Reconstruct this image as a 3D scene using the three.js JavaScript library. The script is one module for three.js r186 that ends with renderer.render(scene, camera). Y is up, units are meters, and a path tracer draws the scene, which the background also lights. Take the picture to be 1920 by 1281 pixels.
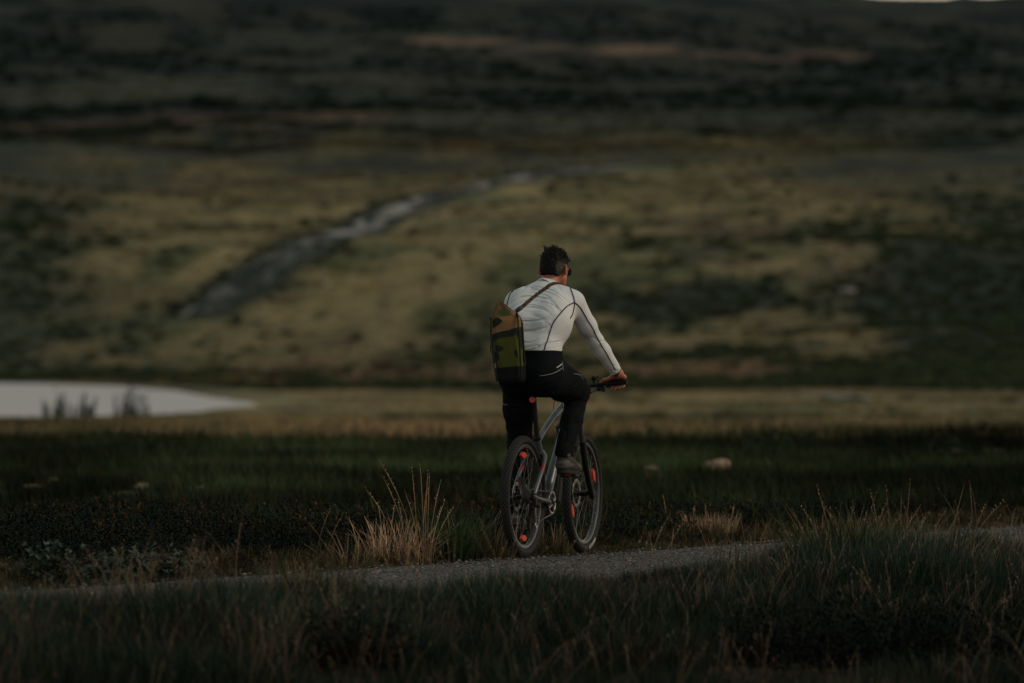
import * as THREE from 'three';
import { mergeGeometries, mergeVertices } from 'three/addons/utils/BufferGeometryUtils.js';
import { RoundedBoxGeometry } from 'three/addons/geometries/RoundedBoxGeometry.js';
import { TextGeometry } from 'three/addons/geometries/TextGeometry.js';
import { FontLoader } from 'three/addons/loaders/FontLoader.js';

// ------------------------------------------------------------------ camera, sky, sun, exposure
const scene = new THREE.Scene();
const CAM_Y = 1.167, FOCAL = 13300;                 // lens height; focal length in pixels of a 1920-wide frame
const camera = new THREE.PerspectiveCamera(2 * Math.atan(640.5 / FOCAL) * 180 / Math.PI, 1.5, 0.5, 30000);
camera.position.set(0, CAM_Y, 0);
camera.lookAt(0, CAM_Y + 44.5 / FOCAL * 100, -100);
camera.focus = 42.7;
camera.userData.fStop = 3.4;

const sunDir = new THREE.Vector3(0.80, 0.62, 0.18).normalize();
{
  const W = 512, Hh = 256, d = new Float32Array(W * Hh * 4);
  for (let j = 0; j < Hh; j++) for (let i = 0; i < W; i++) {
    const el = ((j + 0.5) / Hh - 0.5) * Math.PI, az = ((i + 0.5) / W - 0.5) * 2 * Math.PI;
    const x = Math.cos(az) * Math.cos(el), y = Math.sin(el), z = Math.sin(az) * Math.cos(el);
    const c = Math.max(0, x * sunDir.x + y * sunDir.y + z * sunDir.z);
    const up = Math.max(0, y), k = 0.36 + 1.45 * Math.exp(-up * 3.2) + 0.55 * Math.pow(c, 5);
    const hz = Math.exp(-up * 3);
    const cl = 1 + 0.10 * Math.sin(az * 3 + 7 * up) * Math.sin(9 * up + az) + 0.07 * Math.sin(az * 7 + 2) * Math.cos(16 * up);
    const o = (j * W + i) * 4, w = Math.pow(c, 3);
    const g = y < 0 ? 0.25 : 1;
    d[o] = k * cl * g * (0.66 + 0.28 * w + 0.72 * hz); d[o + 1] = k * cl * g * (1.0 + 0.03 * hz); d[o + 2] = k * cl * g * (1.08 - 0.18 * w - 0.30 * hz); d[o + 3] = 1;
  }
  const t = new THREE.DataTexture(d, W, Hh, THREE.RGBAFormat, THREE.FloatType);
  t.mapping = THREE.EquirectangularReflectionMapping; t.magFilter = THREE.LinearFilter; t.minFilter = THREE.LinearFilter; t.needsUpdate = true;
  scene.background = t; scene.environment = t;
}
const sun = new THREE.DirectionalLight(new THREE.Color(1, 0.85, 0.66), 2.1);
sun.position.copy(sunDir).multiplyScalar(60).add(new THREE.Vector3(0, 0, -43)); sun.target.position.set(0, 0.8, -43);
sun.castShadow = true; sun.shadow.radius = 14; sun.shadow.mapSize.set(4096, 4096);
Object.assign(sun.shadow.camera, { left: -30, right: 30, top: 30, bottom: -30, near: 1, far: 200 });
scene.add(sun, sun.target);

const renderer = new THREE.WebGLRenderer({ antialias: true });
renderer.setSize(1024, 683);
renderer.toneMapping = THREE.LinearToneMapping;
renderer.toneMappingExposure = 0.50;
renderer.shadowMap.enabled = true;

// ------------------------------------------------------------------ helpers
function rng(seed) { let s = seed >>> 0; return () => { s = (s + 0x6d2b79f5) | 0; let t = Math.imul(s ^ (s >>> 15), 1 | s); t = (t + Math.imul(t ^ (t >>> 7), 61 | t)) ^ t; return ((t ^ (t >>> 14)) >>> 0) / 4294967296; }; }
const clamp = (x, a = 0, b = 1) => Math.min(b, Math.max(a, x)), lerp = (a, b, t) => a + (b - a) * t;
const sstep = (a, b, x) => { const t = clamp((x - a) / (b - a)); return t * t * (3 - 2 * t); };
function hash(i, j, k) { let h = Math.imul(i, 374761393) ^ Math.imul(j, 668265263) ^ Math.imul(k, 1274126177); h = Math.imul(h ^ (h >>> 13), 1274126177); return ((h ^ (h >>> 16)) >>> 0) / 4294967296; }
function noise(x, y, z = 0) {                        // value noise, 0..1
  const i = Math.floor(x), j = Math.floor(y), k = Math.floor(z); let u = x - i, v = y - j, w = z - k;
  u = u * u * (3 - 2 * u); v = v * v * (3 - 2 * v); w = w * w * (3 - 2 * w);
  const L = (kk) => lerp(lerp(hash(i, j, kk), hash(i + 1, j, kk), u), lerp(hash(i, j + 1, kk), hash(i + 1, j + 1, kk), u), v);
  return w === 0 ? L(k) : lerp(L(k), L(k + 1), w);
}
function fbm(x, y, o = 4, z = 0) { let s = 0, a = 0.5, n = 0; for (let i = 0; i < o; i++) { s += a * noise(x, y, z); n += a; a *= 0.5; x = x * 2.03 + 17.1; y = y * 2.03 + 9.7; z *= 2; } return s / n; }
const used = {};
function numbered(name) { const n = used[name] = (used[name] ?? -1) + 1; return n ? `${name}_${String(n).padStart(3, '0')}` : name; }
function thing(name, label, category, group) { const g = new THREE.Group(); g.name = numbered(name); g.userData = { label, category }; if (group) g.userData.group = group; scene.add(g); return g; }
function tag(o, label, category, group) { Object.assign(o.userData, { label, category }); if (group) o.userData.group = group; return o; }
function part(name, geo, mat, parent) { const m = new THREE.Mesh(geo, mat); m.name = name; m.castShadow = m.receiveShadow = true; parent.add(m); return m; }
function top(name, geo, mat) { return part(numbered(name), geo, mat, scene); }
const lin = (r, g, b) => new THREE.Color().setRGB(r, g, b);
function mat(c, rough = 0.8, metal = 0, extra = {}) { return new THREE.MeshPhysicalMaterial({ color: Array.isArray(c) ? lin(...c) : c, roughness: rough, metalness: metal, ...extra, specularIntensity: extra.specularIntensity ?? (rough > 0.88 ? 0.1 : rough > 0.6 ? 0.3 : 1) }); }
// layout helper: a spot on the level ground (x to the right, d metres ahead of the lens)
const spot = (px, py) => { const k = (px - 960) / FOCAL; let d = 25; while (d < 140 && 685 + (CAM_Y - ground(k * d, d)) * FOCAL / d > py) d += 0.02; return [k * d, d]; };

// ------------------------------------------------------------------ the land
const PROFILE = [[-400, -1.5], [0, -0.48], [15, -0.48], [22, -0.02], [38, 0], [118, 0], [185, -0.34], [230, -0.36], [390, -0.3], [450, 0.3], [560, 2.6], [700, 6.6], [850, 13.2], [1000, 21.2], [1150, 29.8], [1300, 38.6], [1420, 45.5], [1600, 54.5], [1900, 69.7], [2300, 91], [2800, 121], [3300, 155.7], [3800, 194], [4200, 200], [5200, 150], [9000, 60], [14000, 40]];
function profile(d) {
  let i = 0; while (i < PROFILE.length - 2 && PROFILE[i + 1][0] < d) i++;
  const [x0, y0] = PROFILE[i], [x1, y1] = PROFILE[i + 1], h = x1 - x0, s = (y1 - y0) / h;
  const sl = (j) => (j < 0 || j > PROFILE.length - 2 ? s : (PROFILE[j + 1][1] - PROFILE[j][1]) / (PROFILE[j + 1][0] - PROFILE[j][0]));
  const mm = (a, b) => (a * b <= 0 ? 0 : 2 * a * b / (a + b)), m0 = mm(sl(i - 1), s), m1 = mm(s, sl(i + 1)), t = clamp((d - x0) / h);
  return y0 * (1 + 2 * t) * (1 - t) ** 2 + h * m0 * t * (1 - t) ** 2 + y1 * t * t * (3 - 2 * t) + h * m1 * t * t * (t - 1);
}
const hillAt = (px, py) => { const k = (px - 960) / FOCAL; let d = 420; while (d < 4200 && 685 - (ground(k * d, d) - CAM_Y) * FOCAL / d > py) d += d < 1600 ? 2 : 10; return [k * d, d]; };
// gravel path: left edge through (x, 43.1 + 2.35 x)
const PA = Math.atan2(1, 2.35), PD = [Math.sin(PA), Math.cos(PA)], PN = [-Math.cos(PA), Math.sin(PA)], PATH_W = 1.95;
const pathQ = (x, d) => x * PN[0] + (d - 43.1) * PN[1];   // >0: beyond the far edge, <0: on the path towards the lens
const pathS = (x, d) => x * PD[0] + (d - 43.1) * PD[1];
const LAKE = [[-300, 900], [-70, 770], [-42, 640], [-30, 560], [-21, 460], [-14.5, 360], [-11.6, 318], [-10.6, 290], [-11.2, 255], [-12.5, 226], [-15, 210], [-22, 205], [-60, 200], [-300, 300]];
function lakeDist(x, d) {                             // signed distance, negative inside
  let m = 1e9, inside = false;
  for (let i = 0, j = LAKE.length - 1; i < LAKE.length; j = i++) {
    const [ax, ay] = LAKE[j], [bx, by] = LAKE[i], ex = bx - ax, ey = by - ay, t = clamp(((x - ax) * ex + (d - ay) * ey) / (ex * ex + ey * ey));
    m = Math.min(m, Math.hypot(x - ax - t * ex, d - ay - t * ey));
    if ((ay > d) !== (by > d) && x < (bx - ax) * (d - ay) / (by - ay) + ax) inside = !inside;
  }
  return inside ? -m : m;
}
const LAKE_Y = -0.5;
const TRACK = [[375, 592, 5.8], [430, 552, 6.0], [490, 512, 6.2], [560, 474, 6.5], [640, 438, 6.5], [720, 404, 6.0], [800, 376, 5.6], [880, 356, 5.1], [950, 338, 4.6], [1010, 327, 5.0], [1080, 319, 9.0], [1160, 313, 14.0], [1200, 311, 12.0]].map(([px, py, w]) => { const [x, d] = hillAt(px, py); return new THREE.Vector3(x, w, d); });
const trackCurve = new THREE.CatmullRomCurve3(TRACK), trackPts = trackCurve.getPoints(120);
function trackDist(x, d) { if (d < 640 || d > 1330) return 99; let m = 99; for (let i = 1; i < trackPts.length; i++) { const a = trackPts[i - 1], b = trackPts[i]; if (d < a.z - 12 || d > b.z + 12) continue; const ex = b.x - a.x, ed = b.z - a.z, t = clamp(((x - a.x) * ex + (d - a.z) * ed) / (ex * ex + ed * ed)); m = Math.min(m, Math.hypot(x - a.x - t * ex, d - a.z - t * ed) - a.y / 2); } return m; }
function ground(x, d) {
  let y = profile(d);
  if (d > 430) {
    const k = sstep(430, 900, d), k2 = sstep(1400, 2200, d);
    y += k * ((fbm(x / 55 + 3, d / 90, 3) - 0.5) * 5 + (fbm(x / 14, d / 26 + 5, 2) - 0.5) * 1.3) + k2 * (fbm(x / 130 + 8, d / 300, 3) - 0.5) * 12;
    if (d > 2500) { const r = x / d * FOCAL + 960; y += sstep(2500, 3800, d) * (lerp(14, 5.2, sstep(1300, 1640, r)) - 1.6 * sstep(1640, 1900, r) + 2.2 * (fbm(r / 90, 5, 3) - 0.5)); }
  } else if (d > 60) y += sstep(60, 110, d) * (fbm(x / 9, d / 16, 2) - 0.5) * 0.09 * (1 - sstep(360, 430, d));
  if (d > 12 && d < 130) {
    const q = pathQ(x, d); if (q < -PATH_W) y -= 0.42 * sstep(-0.5, 3.4, -PATH_W - q) - 0.42 * sstep(-0.5, 3.4, 0);
    const off = q > 0 ? q : q < -PATH_W ? -PATH_W - q : 0;
    y += -0.05 + sstep(0, 0.5, off) * (0.05 + 0.07 * fbm(x * 1.1, d * 0.9, 3)) * (1 - sstep(70, 130, d)) + 0.05 * sstep(70, 130, d);
  }
  if (d > 150 && d < 1000) {
    const s = lakeDist(x, d), scale = 5 + (d - 200) / 60;
    if (d > 230) y = lerp(Math.min(y, -0.32), y, sstep(4, 190, s));
    y = lerp(LAKE_Y - 0.5, y, sstep(-scale * 1.2, scale * 0.5, s));
  }
  return y;
}
// colours of heath and grassland, with cloud shade and side vignette painted in (linear)
const mixc = (a, b, t) => [lerp(a[0], b[0], t), lerp(a[1], b[1], t), lerp(a[2], b[2], t)];
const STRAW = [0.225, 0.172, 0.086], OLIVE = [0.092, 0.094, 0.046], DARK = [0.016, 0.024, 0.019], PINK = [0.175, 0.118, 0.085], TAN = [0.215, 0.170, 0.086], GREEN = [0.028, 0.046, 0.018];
const DULL = [0.043, 0.048, 0.034];
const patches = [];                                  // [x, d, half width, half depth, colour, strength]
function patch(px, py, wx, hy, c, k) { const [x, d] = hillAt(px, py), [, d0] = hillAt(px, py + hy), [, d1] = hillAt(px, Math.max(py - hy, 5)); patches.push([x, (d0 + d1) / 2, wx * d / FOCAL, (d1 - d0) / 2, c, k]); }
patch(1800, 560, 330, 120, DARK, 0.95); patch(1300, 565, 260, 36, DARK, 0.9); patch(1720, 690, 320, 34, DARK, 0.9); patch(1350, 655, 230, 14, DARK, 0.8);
patch(150, 690, 330, 26, DARK, 1); patch(1450, 640, 330, 7, STRAW, 0.5); patch(120, 560, 230, 50, DARK, 0.45); patch(60, 420, 120, 110, DARK, 0.4);  // darkening at the left border is vignette painted into the land colour
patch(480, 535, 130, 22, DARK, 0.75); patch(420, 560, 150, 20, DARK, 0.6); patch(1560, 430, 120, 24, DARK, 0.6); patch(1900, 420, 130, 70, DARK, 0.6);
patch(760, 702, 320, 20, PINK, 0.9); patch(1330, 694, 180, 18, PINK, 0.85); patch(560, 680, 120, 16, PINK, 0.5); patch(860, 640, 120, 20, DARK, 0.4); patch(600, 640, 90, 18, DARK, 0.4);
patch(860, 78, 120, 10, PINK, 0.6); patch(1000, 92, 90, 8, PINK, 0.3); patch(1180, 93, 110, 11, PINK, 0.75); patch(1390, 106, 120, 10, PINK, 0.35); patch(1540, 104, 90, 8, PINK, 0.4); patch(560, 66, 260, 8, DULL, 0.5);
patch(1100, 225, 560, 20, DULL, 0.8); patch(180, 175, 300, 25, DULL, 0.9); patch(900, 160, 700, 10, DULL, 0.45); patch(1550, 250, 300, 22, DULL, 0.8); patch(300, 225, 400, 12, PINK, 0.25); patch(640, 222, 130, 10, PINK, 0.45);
function landColour(x, d) {
  const n1 = fbm(x / 9 + 2, d / 22, 4), n2 = fbm(x / 2.6, d / 7 + 4, 3), n3 = fbm(x / 30, d / 70 + 9, 3);
  let c;
  if (d < 101 + 22 * (n1 - 0.5) + 10 * (n2 - 0.5)) {
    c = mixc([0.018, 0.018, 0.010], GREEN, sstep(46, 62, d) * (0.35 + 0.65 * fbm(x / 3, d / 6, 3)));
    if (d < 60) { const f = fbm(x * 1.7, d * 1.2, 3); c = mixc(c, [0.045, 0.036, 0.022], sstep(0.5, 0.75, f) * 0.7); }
    return c;
  }
  if (d < 470) {
    c = mixc(STRAW, OLIVE, sstep(0.42, 0.68, 0.6 * n1 + 0.4 * n2)); c = mixc(c, PINK, 0.35 * sstep(0.5, 0.7, n3)); c = mixc(c, mixc(OLIVE, DARK, 0.35), 0.75 * sstep(0.5, 0.72, fbm(x / 1.7 + 12, d / 11, 3)));
    c = mixc(c, DARK, 0.5 * sstep(7, 14, Math.abs(x - 1) / d * 150) + 0.4 * sstep(0.5, 0.72, 0.5 * n2 + 0.5 * n1));  // side term paints lens vignette into the colour; the rest is plant mottle
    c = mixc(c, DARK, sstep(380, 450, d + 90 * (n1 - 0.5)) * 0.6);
  } else if (d < 1500) {
    c = mixc(TAN, OLIVE, sstep(0.38, 0.66, n1)); c = mixc(c, DARK, 0.85 * sstep(0.49, 0.68, 0.6 * n2 + 0.4 * n3)); c = mixc(c, PINK, 0.3 * sstep(0.55, 0.75, n3));
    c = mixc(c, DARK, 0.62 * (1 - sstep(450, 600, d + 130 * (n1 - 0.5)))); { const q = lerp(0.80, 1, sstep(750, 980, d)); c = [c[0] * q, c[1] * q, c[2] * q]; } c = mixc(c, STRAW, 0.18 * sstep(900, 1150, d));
    c = mixc(c, mixc([0.0065, 0.0125, 0.011], [0.062, 0.058, 0.036], sstep(0.44, 0.70, fbm(x / 11 + 60, d / 42, 4))), 0.95 * sstep(1110, 1460, d + 520 * (fbm(x / 32 + 3, d / 130, 4) - 0.5)));  // dark upper band: painted cloud shade mixed with plant colour
    { const e = Math.abs(x) / d; c = mixc(c, DARK, 0.7 * sstep(0.040, 0.076, e + 0.02 * (n1 - 0.5))); }  // land colour darkened towards both sides as painted lens vignette
  } else {
    const dd = d + 2.6 * x, b = fbm(x / 85 + 4, dd / 210, 4), b2 = fbm(x / 13, dd / 60, 4);
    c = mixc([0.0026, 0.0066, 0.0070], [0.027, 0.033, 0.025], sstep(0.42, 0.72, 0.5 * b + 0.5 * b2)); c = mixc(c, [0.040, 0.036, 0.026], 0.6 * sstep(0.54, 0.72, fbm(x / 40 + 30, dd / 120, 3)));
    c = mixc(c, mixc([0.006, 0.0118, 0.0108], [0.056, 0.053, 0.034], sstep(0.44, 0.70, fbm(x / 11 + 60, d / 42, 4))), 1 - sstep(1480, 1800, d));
  }
  if (d > 640 && d < 1330) { const td = trackDist(x, d); if (td < 5) c = mixc(c, [0.013, 0.021, 0.017], 0.9 * (1 - sstep(0.6, 3.6, td + 2.4 * (n2 - 0.5)))); }
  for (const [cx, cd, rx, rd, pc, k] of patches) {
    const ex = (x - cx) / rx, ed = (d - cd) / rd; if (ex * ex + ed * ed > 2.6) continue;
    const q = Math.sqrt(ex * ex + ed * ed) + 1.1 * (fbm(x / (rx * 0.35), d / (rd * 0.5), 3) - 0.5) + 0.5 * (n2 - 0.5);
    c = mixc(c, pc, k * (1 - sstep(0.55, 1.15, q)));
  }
  return c;
}
{
  const ds = [], us = [];
  for (let d = -400; d < 0; d += 40) ds.push(d);
  for (let d = 0; d < 20; d += 2) ds.push(d);
  for (let d = 20; d < 130; d += 0.45) ds.push(d);
  for (let d = 130; d < 450; d += 2) ds.push(d);
  for (let d = 450; d < 1600; d += 3.5) ds.push(d);
  for (let d = 1600; d < 4300; d += 12) ds.push(d);
  for (let d = 4300; d < 14000; d += 700) ds.push(d);
  for (let i = -14; i < 0; i++) us.push(-1 - Math.pow(-i / 14, 2) * 9);
  for (let i = 0; i <= 210; i++) us.push(i / 105 - 1);
  for (let i = 1; i <= 14; i++) us.push(1 + Math.pow(i / 14, 2) * 9);
  const R = ds.length, C = us.length, pos = new Float32Array(R * C * 3), col = new Float32Array(R * C * 3), uv = new Float32Array(R * C * 2), idx = [];
  for (let r = 0; r < R; r++) for (let c = 0; c < C; c++) {
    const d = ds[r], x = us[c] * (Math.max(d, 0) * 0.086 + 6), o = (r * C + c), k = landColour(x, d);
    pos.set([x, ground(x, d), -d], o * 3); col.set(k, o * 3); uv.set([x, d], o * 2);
    if (r && c) { const a = o - C - 1; idx.push(a, a + 1, o, a, o, o - 1); }
  }
  const g = new THREE.BufferGeometry();
  g.setAttribute('position', new THREE.BufferAttribute(pos, 3)); g.setAttribute('color', new THREE.BufferAttribute(col, 3)); g.setAttribute('uv', new THREE.BufferAttribute(uv, 2)); g.setIndex(idx); g.computeVertexNormals();
  const m = top('ground', g, mat(0xffffff, 1, 0, { vertexColors: true })); m.userData.kind = 'structure';
}
// lake
{
  const s = new THREE.Shape(); [[-320, 1000], [0, 1000], [0, 190], [-320, 190]].forEach(([x, y], i) => (i ? s.lineTo(x, y) : s.moveTo(x, y)));
  const g = new THREE.ShapeGeometry(s); g.rotateX(-Math.PI / 2); g.translate(0, LAKE_Y, 0);
  const m = top('lake_water', g, mat([0.014, 0.017, 0.017], 0.30, 0)); m.userData.kind = 'structure'; m.userData.label = 'pale still lake in the valley at the left';
}
// far mountain in the skyline gap at right, blue haze painted into its colour
{
  const pos = [], idx = [], N = 60;
  for (let i = 0; i <= N; i++) for (let j = 0; j < 6; j++) {
    const px = 1690 + i * 12, d = 9000 + j * 350, h = 60 + sstep(1725, 1800, px) * (685 + 40 + 26 * fbm(px / 60, 3, 4)) * 9000 / FOCAL - (px < 1760 ? 0 : 0);
    pos.push((px - 960) * 9000 / FOCAL, j === 0 ? 40 : h * Math.sin((j / 5) * 1.57), -d); if (i && j) { const o = i * 6 + j; idx.push(o - 7, o - 6, o, o - 7, o, o - 1); }
  }
  const g = new THREE.BufferGeometry(); g.setAttribute('position', new THREE.Float32BufferAttribute(pos, 3)); g.setIndex(idx); g.computeVertexNormals();
  const m = top('mountain', g, mat([0.022, 0.055, 0.072], 1, 0, { side: THREE.DoubleSide })); m.userData.kind = 'structure';
}
// gravel path
{
  const pos = [], col = [], uv = [], idx = [], NS = 900, NQ = 26, S0 = -46, S1 = 60;
  for (let i = 0; i <= NS; i++) for (let j = 0; j <= NQ; j++) {
    const s = S0 + (S1 - S0) * i / NS, e0 = 0.16 * (fbm(s * 1.3, 1, 3) - 0.5) + 0.05 * (noise(s * 9, 3) - 0.5), e1 = 0.3 * (fbm(s * 1.1, 7, 3) - 0.5);
    const q = lerp(e0, -PATH_W + e1, j / NQ), x = s * PD[0] + q * PN[0], d = 43.1 + s * PD[1] + q * PN[1];
    const edge = Math.min(j, NQ - j) / NQ, y = -0.012 + 0.012 * sstep(0, 0.1, edge) - (j === 0 || j === NQ ? 0.07 : 0) - 0.003 * noise(x * 12, d * 12);
    const n = fbm(x * 2, d * 2, 3), g = 0.098 + 0.055 * n; pos.push(x, y, -d); col.push(g * 1.04, g, g * 0.93); uv.push(x, d);
    if (i && j) { const o = i * (NQ + 1) + j; idx.push(o - NQ - 2, o, o - NQ - 1, o - NQ - 2, o - 1, o); }
  }
  const g = new THREE.BufferGeometry(); g.setAttribute('position', new THREE.Float32BufferAttribute(pos, 3)); g.setAttribute('color', new THREE.Float32BufferAttribute(col, 3)); g.setAttribute('uv', new THREE.Float32BufferAttribute(uv, 2)); g.setIndex(idx); g.computeVertexNormals();
  const T = 512, a = new Uint8Array(T * T * 4), h = new Uint8Array(T * T * 4), r = rng(5);
  const bump = new Float32Array(T * T), tone = new Float32Array(T * T).fill(0.5);
  for (let k = 0; k < 9000; k++) { const cx = r() * T, cy = r() * T, rad = 1.6 + r() * r() * 6, t = r() * r(), hh = 0.4 + r() * 0.6; for (let y = -8; y <= 8; y++) for (let x = -8; x <= 8; x++) { const q = (x * x + y * y) / (rad * rad); if (q < 1) { const o = ((cy + y + T) & (T - 1)) * T + ((cx + x + T) & (T - 1)), v = hh * Math.sqrt(1 - q); if (v > bump[o]) { bump[o] = v; tone[o] = 0.14 + t * 1.75; } } } }
  for (let i = 0; i < T * T; i++) { const v = clamp(255 * (bump[i] < 0.05 ? 0.2 : tone[i] * 0.75), 0, 255); a.set([v, v, v, 255], i * 4); h.set([bump[i] * 255, bump[i] * 255, bump[i] * 255, 255], i * 4); }
  const tex = (data) => { const t = new THREE.DataTexture(data, T, T); t.wrapS = t.wrapT = THREE.RepeatWrapping; t.magFilter = THREE.LinearFilter; t.repeat.set(1 / 0.9, 1 / 0.9); t.needsUpdate = true; return t; };
  const m = top('gravel_path', g, mat([1.75, 1.75, 1.75], 0.95, 0, { vertexColors: true, map: tex(a), bumpMap: tex(h), bumpScale: 0.008 })); m.userData.kind = 'structure';
}
// loose stones on the path surface: uncountable gravel
const dummy = new THREE.Object3D();
function scatter(name, geos, material, list, kind = 'stuff') {     // list: [x, y, d, scale, yaw, lean, colour] spread over the variants
  const holder = new THREE.Group(); holder.name = numbered(name); holder.userData.kind = kind; scene.add(holder);
  geos.forEach((g, v) => {
    const mine = list.filter((_, i) => i % geos.length === v); if (!mine.length) return;
    const im = new THREE.InstancedMesh(g, material, mine.length); im.name = geos.length > 1 ? 'clump' : 'piece'; im.userData.kind = 'stuff';
    mine.forEach(([x, y, d, s, yaw, lean, c, sy], i) => { dummy.position.set(x, y, -d); dummy.rotation.set(lean * 0.7, yaw, lean, 'YXZ'); dummy.scale.set(s, s * (sy ?? 1), s); dummy.updateMatrix(); im.setMatrixAt(i, dummy.matrix); im.setColorAt(i, c); });
    im.castShadow = im.receiveShadow = true; holder.add(im);
  });
  return holder;
}
function pebble(seed, detail = 1) { const g = new THREE.IcosahedronGeometry(1, detail), p = g.attributes.position; for (let i = 0; i < p.count; i++) { const v = new THREE.Vector3().fromBufferAttribute(p, i), n = 0.75 + 0.5 * fbm(v.x * 1.3 + seed * 7, v.y * 1.3 + 3, 3, v.z * 1.3 + 50); p.setXYZ(i, v.x * n, v.y * n * 0.62, v.z * n); } const w = mergeVertices(g.deleteAttribute('normal').deleteAttribute('uv') && g); w.computeVertexNormals(); return w; }
{
  const r = rng(11), list = [];
  for (let i = 0; i < 9000; i++) { const s = -9 + r() * 20, q = -r() * PATH_W * 1.03 + 0.04, x = s * PD[0] + q * PN[0], d = 43.1 + s * PD[1] + q * PN[1], k = 0.05 + 0.20 * r() ** 3; list.push([x, 0.001, d, 0.0035 + 0.008 * r() ** 3, r() * 6.28, 0, lin(k * 1.03, k, k * 0.95)]); }
  scatter('gravel', [pebble(1, 0), pebble(2, 0), pebble(3, 0)], mat(0xffffff, 0.9), list);
}
// ------------------------------------------------------------------ vegetation
const leafMat = mat(0xffffff, 0.85, 0, { specularIntensity: 0.12, vertexColors: true, side: THREE.DoubleSide });
class Strips {                                       // collects blades, stems and leaves as thin bent strips with colours
  constructor() { this.p = []; this.c = []; this.i = []; }
  blade(x, y, z, h, dir, bend, w, c0, c1, seg = 3, curl = 1.6, across = dir) {
    const n0 = this.p.length / 3, sx = Math.cos(dir), sz = Math.sin(dir), fx = -Math.sin(across) * w / 2, fz = Math.cos(across) * w / 2;
    for (let k = 0; k <= seg; k++) {
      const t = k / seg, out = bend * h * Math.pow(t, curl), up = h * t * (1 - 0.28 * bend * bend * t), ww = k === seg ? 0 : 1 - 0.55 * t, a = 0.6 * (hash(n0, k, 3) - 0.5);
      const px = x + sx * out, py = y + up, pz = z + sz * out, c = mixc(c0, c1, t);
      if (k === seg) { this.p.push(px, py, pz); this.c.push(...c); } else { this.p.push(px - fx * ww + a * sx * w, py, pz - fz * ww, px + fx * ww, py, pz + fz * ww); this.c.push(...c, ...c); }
    }
    for (let k = 0; k < seg; k++) { const a = n0 + 2 * k; if (k === seg - 1) this.i.push(a, a + 1, a + 2); else this.i.push(a, a + 1, a + 2, a + 1, a + 3, a + 2); }
  }
  leaf(x, y, z, nx, ny, nz, l, w, c) {               // a small pointed leaf along (nx, ny, nz)
    const n0 = this.p.length / 3, sx = -nz, sz = nx, m = Math.hypot(sx, sz) || 1;
    this.p.push(x, y, z, x + nx * l * 0.5 + sx / m * w / 2, y + ny * l * 0.5 + w * 0.12, z + nz * l * 0.5 + sz / m * w / 2, x + nx * l * 0.5 - sx / m * w / 2, y + ny * l * 0.5 + w * 0.12, z + nz * l * 0.5 - sz / m * w / 2, x + nx * l, y + ny * l, z + nz * l);
    this.c.push(...c, ...c, ...c, ...c); this.i.push(n0, n0 + 1, n0 + 2, n0 + 1, n0 + 3, n0 + 2);
  }
  build() { const g = new THREE.BufferGeometry(); g.setAttribute('position', new THREE.Float32BufferAttribute(this.p, 3)); g.setAttribute('color', new THREE.Float32BufferAttribute(this.c, 3)); g.setIndex(this.i); g.computeVertexNormals(); return g; }
}
// palette (linear base colours)
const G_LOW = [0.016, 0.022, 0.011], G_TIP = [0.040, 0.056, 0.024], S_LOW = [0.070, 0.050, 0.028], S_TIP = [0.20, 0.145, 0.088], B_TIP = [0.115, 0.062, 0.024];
const jig = (c, r, a = 0.35) => { const k = 1 + (r() - 0.5) * 2 * a, h = (r() - 0.5) * 0.12; return [c[0] * k * (1 + h), c[1] * k, c[2] * k * (1 - h)]; };
function tuft(seed, o) {                             // a clump of n blades, height h, foot radius rad
  const r = rng(seed), s = new Strips();
  for (let i = 0; i < o.n; i++) {
    const a = r() * 6.283, q = Math.sqrt(r()) * o.rad, dry = r() < o.dry, dir = a + (r() - 0.5) * (o.messy ?? 1.8), h = o.h * (0.45 + 0.75 * r());
    s.blade(Math.cos(a) * q, -0.02, Math.sin(a) * q, h, dir, (o.bend ?? 0.45) * (0.3 + 1.1 * r()), (o.w ?? 0.005) * (0.7 + 0.6 * r()), jig(dry ? o.d0 ?? S_LOW : o.g0 ?? G_LOW, r), jig(dry ? o.d1 ?? S_TIP : o.g1 ?? G_TIP, r), o.seg ?? 3);
  }
  return s.build();
}
function stalk(s, r, x, z, h, dir, bend, c0, c1, seedy = 1, y0 = -0.02, thick = 1) {   // a thin stem with a loose seed head
  s.blade(x, y0, z, h, dir, bend, 0.0060 * thick, c0, c1, 6, 1.9); s.blade(x, y0, z, h * 0.98, dir + 0.03, bend, 0.0056 * thick, c0, c1, 6, 1.9, dir + 1.57);
  const n = Math.round(7 * seedy);
  for (let k = 0; k < n; k++) {
    const t = 0.70 + 0.3 * k / n, out = bend * h * Math.pow(t, 1.9), up = h * t * (1 - 0.28 * bend * bend * t), a = dir + (r() - 0.5) * 5, l = 0.010 + 0.022 * r() * (1.25 - t);
    s.leaf(x + Math.cos(dir) * out, y0 + up, z + Math.sin(dir) * out, Math.cos(a) * 0.75, 0.75, Math.sin(a) * 0.75, l, 0.0045, jig(c1, r, 0.4));
  }
}
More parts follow.
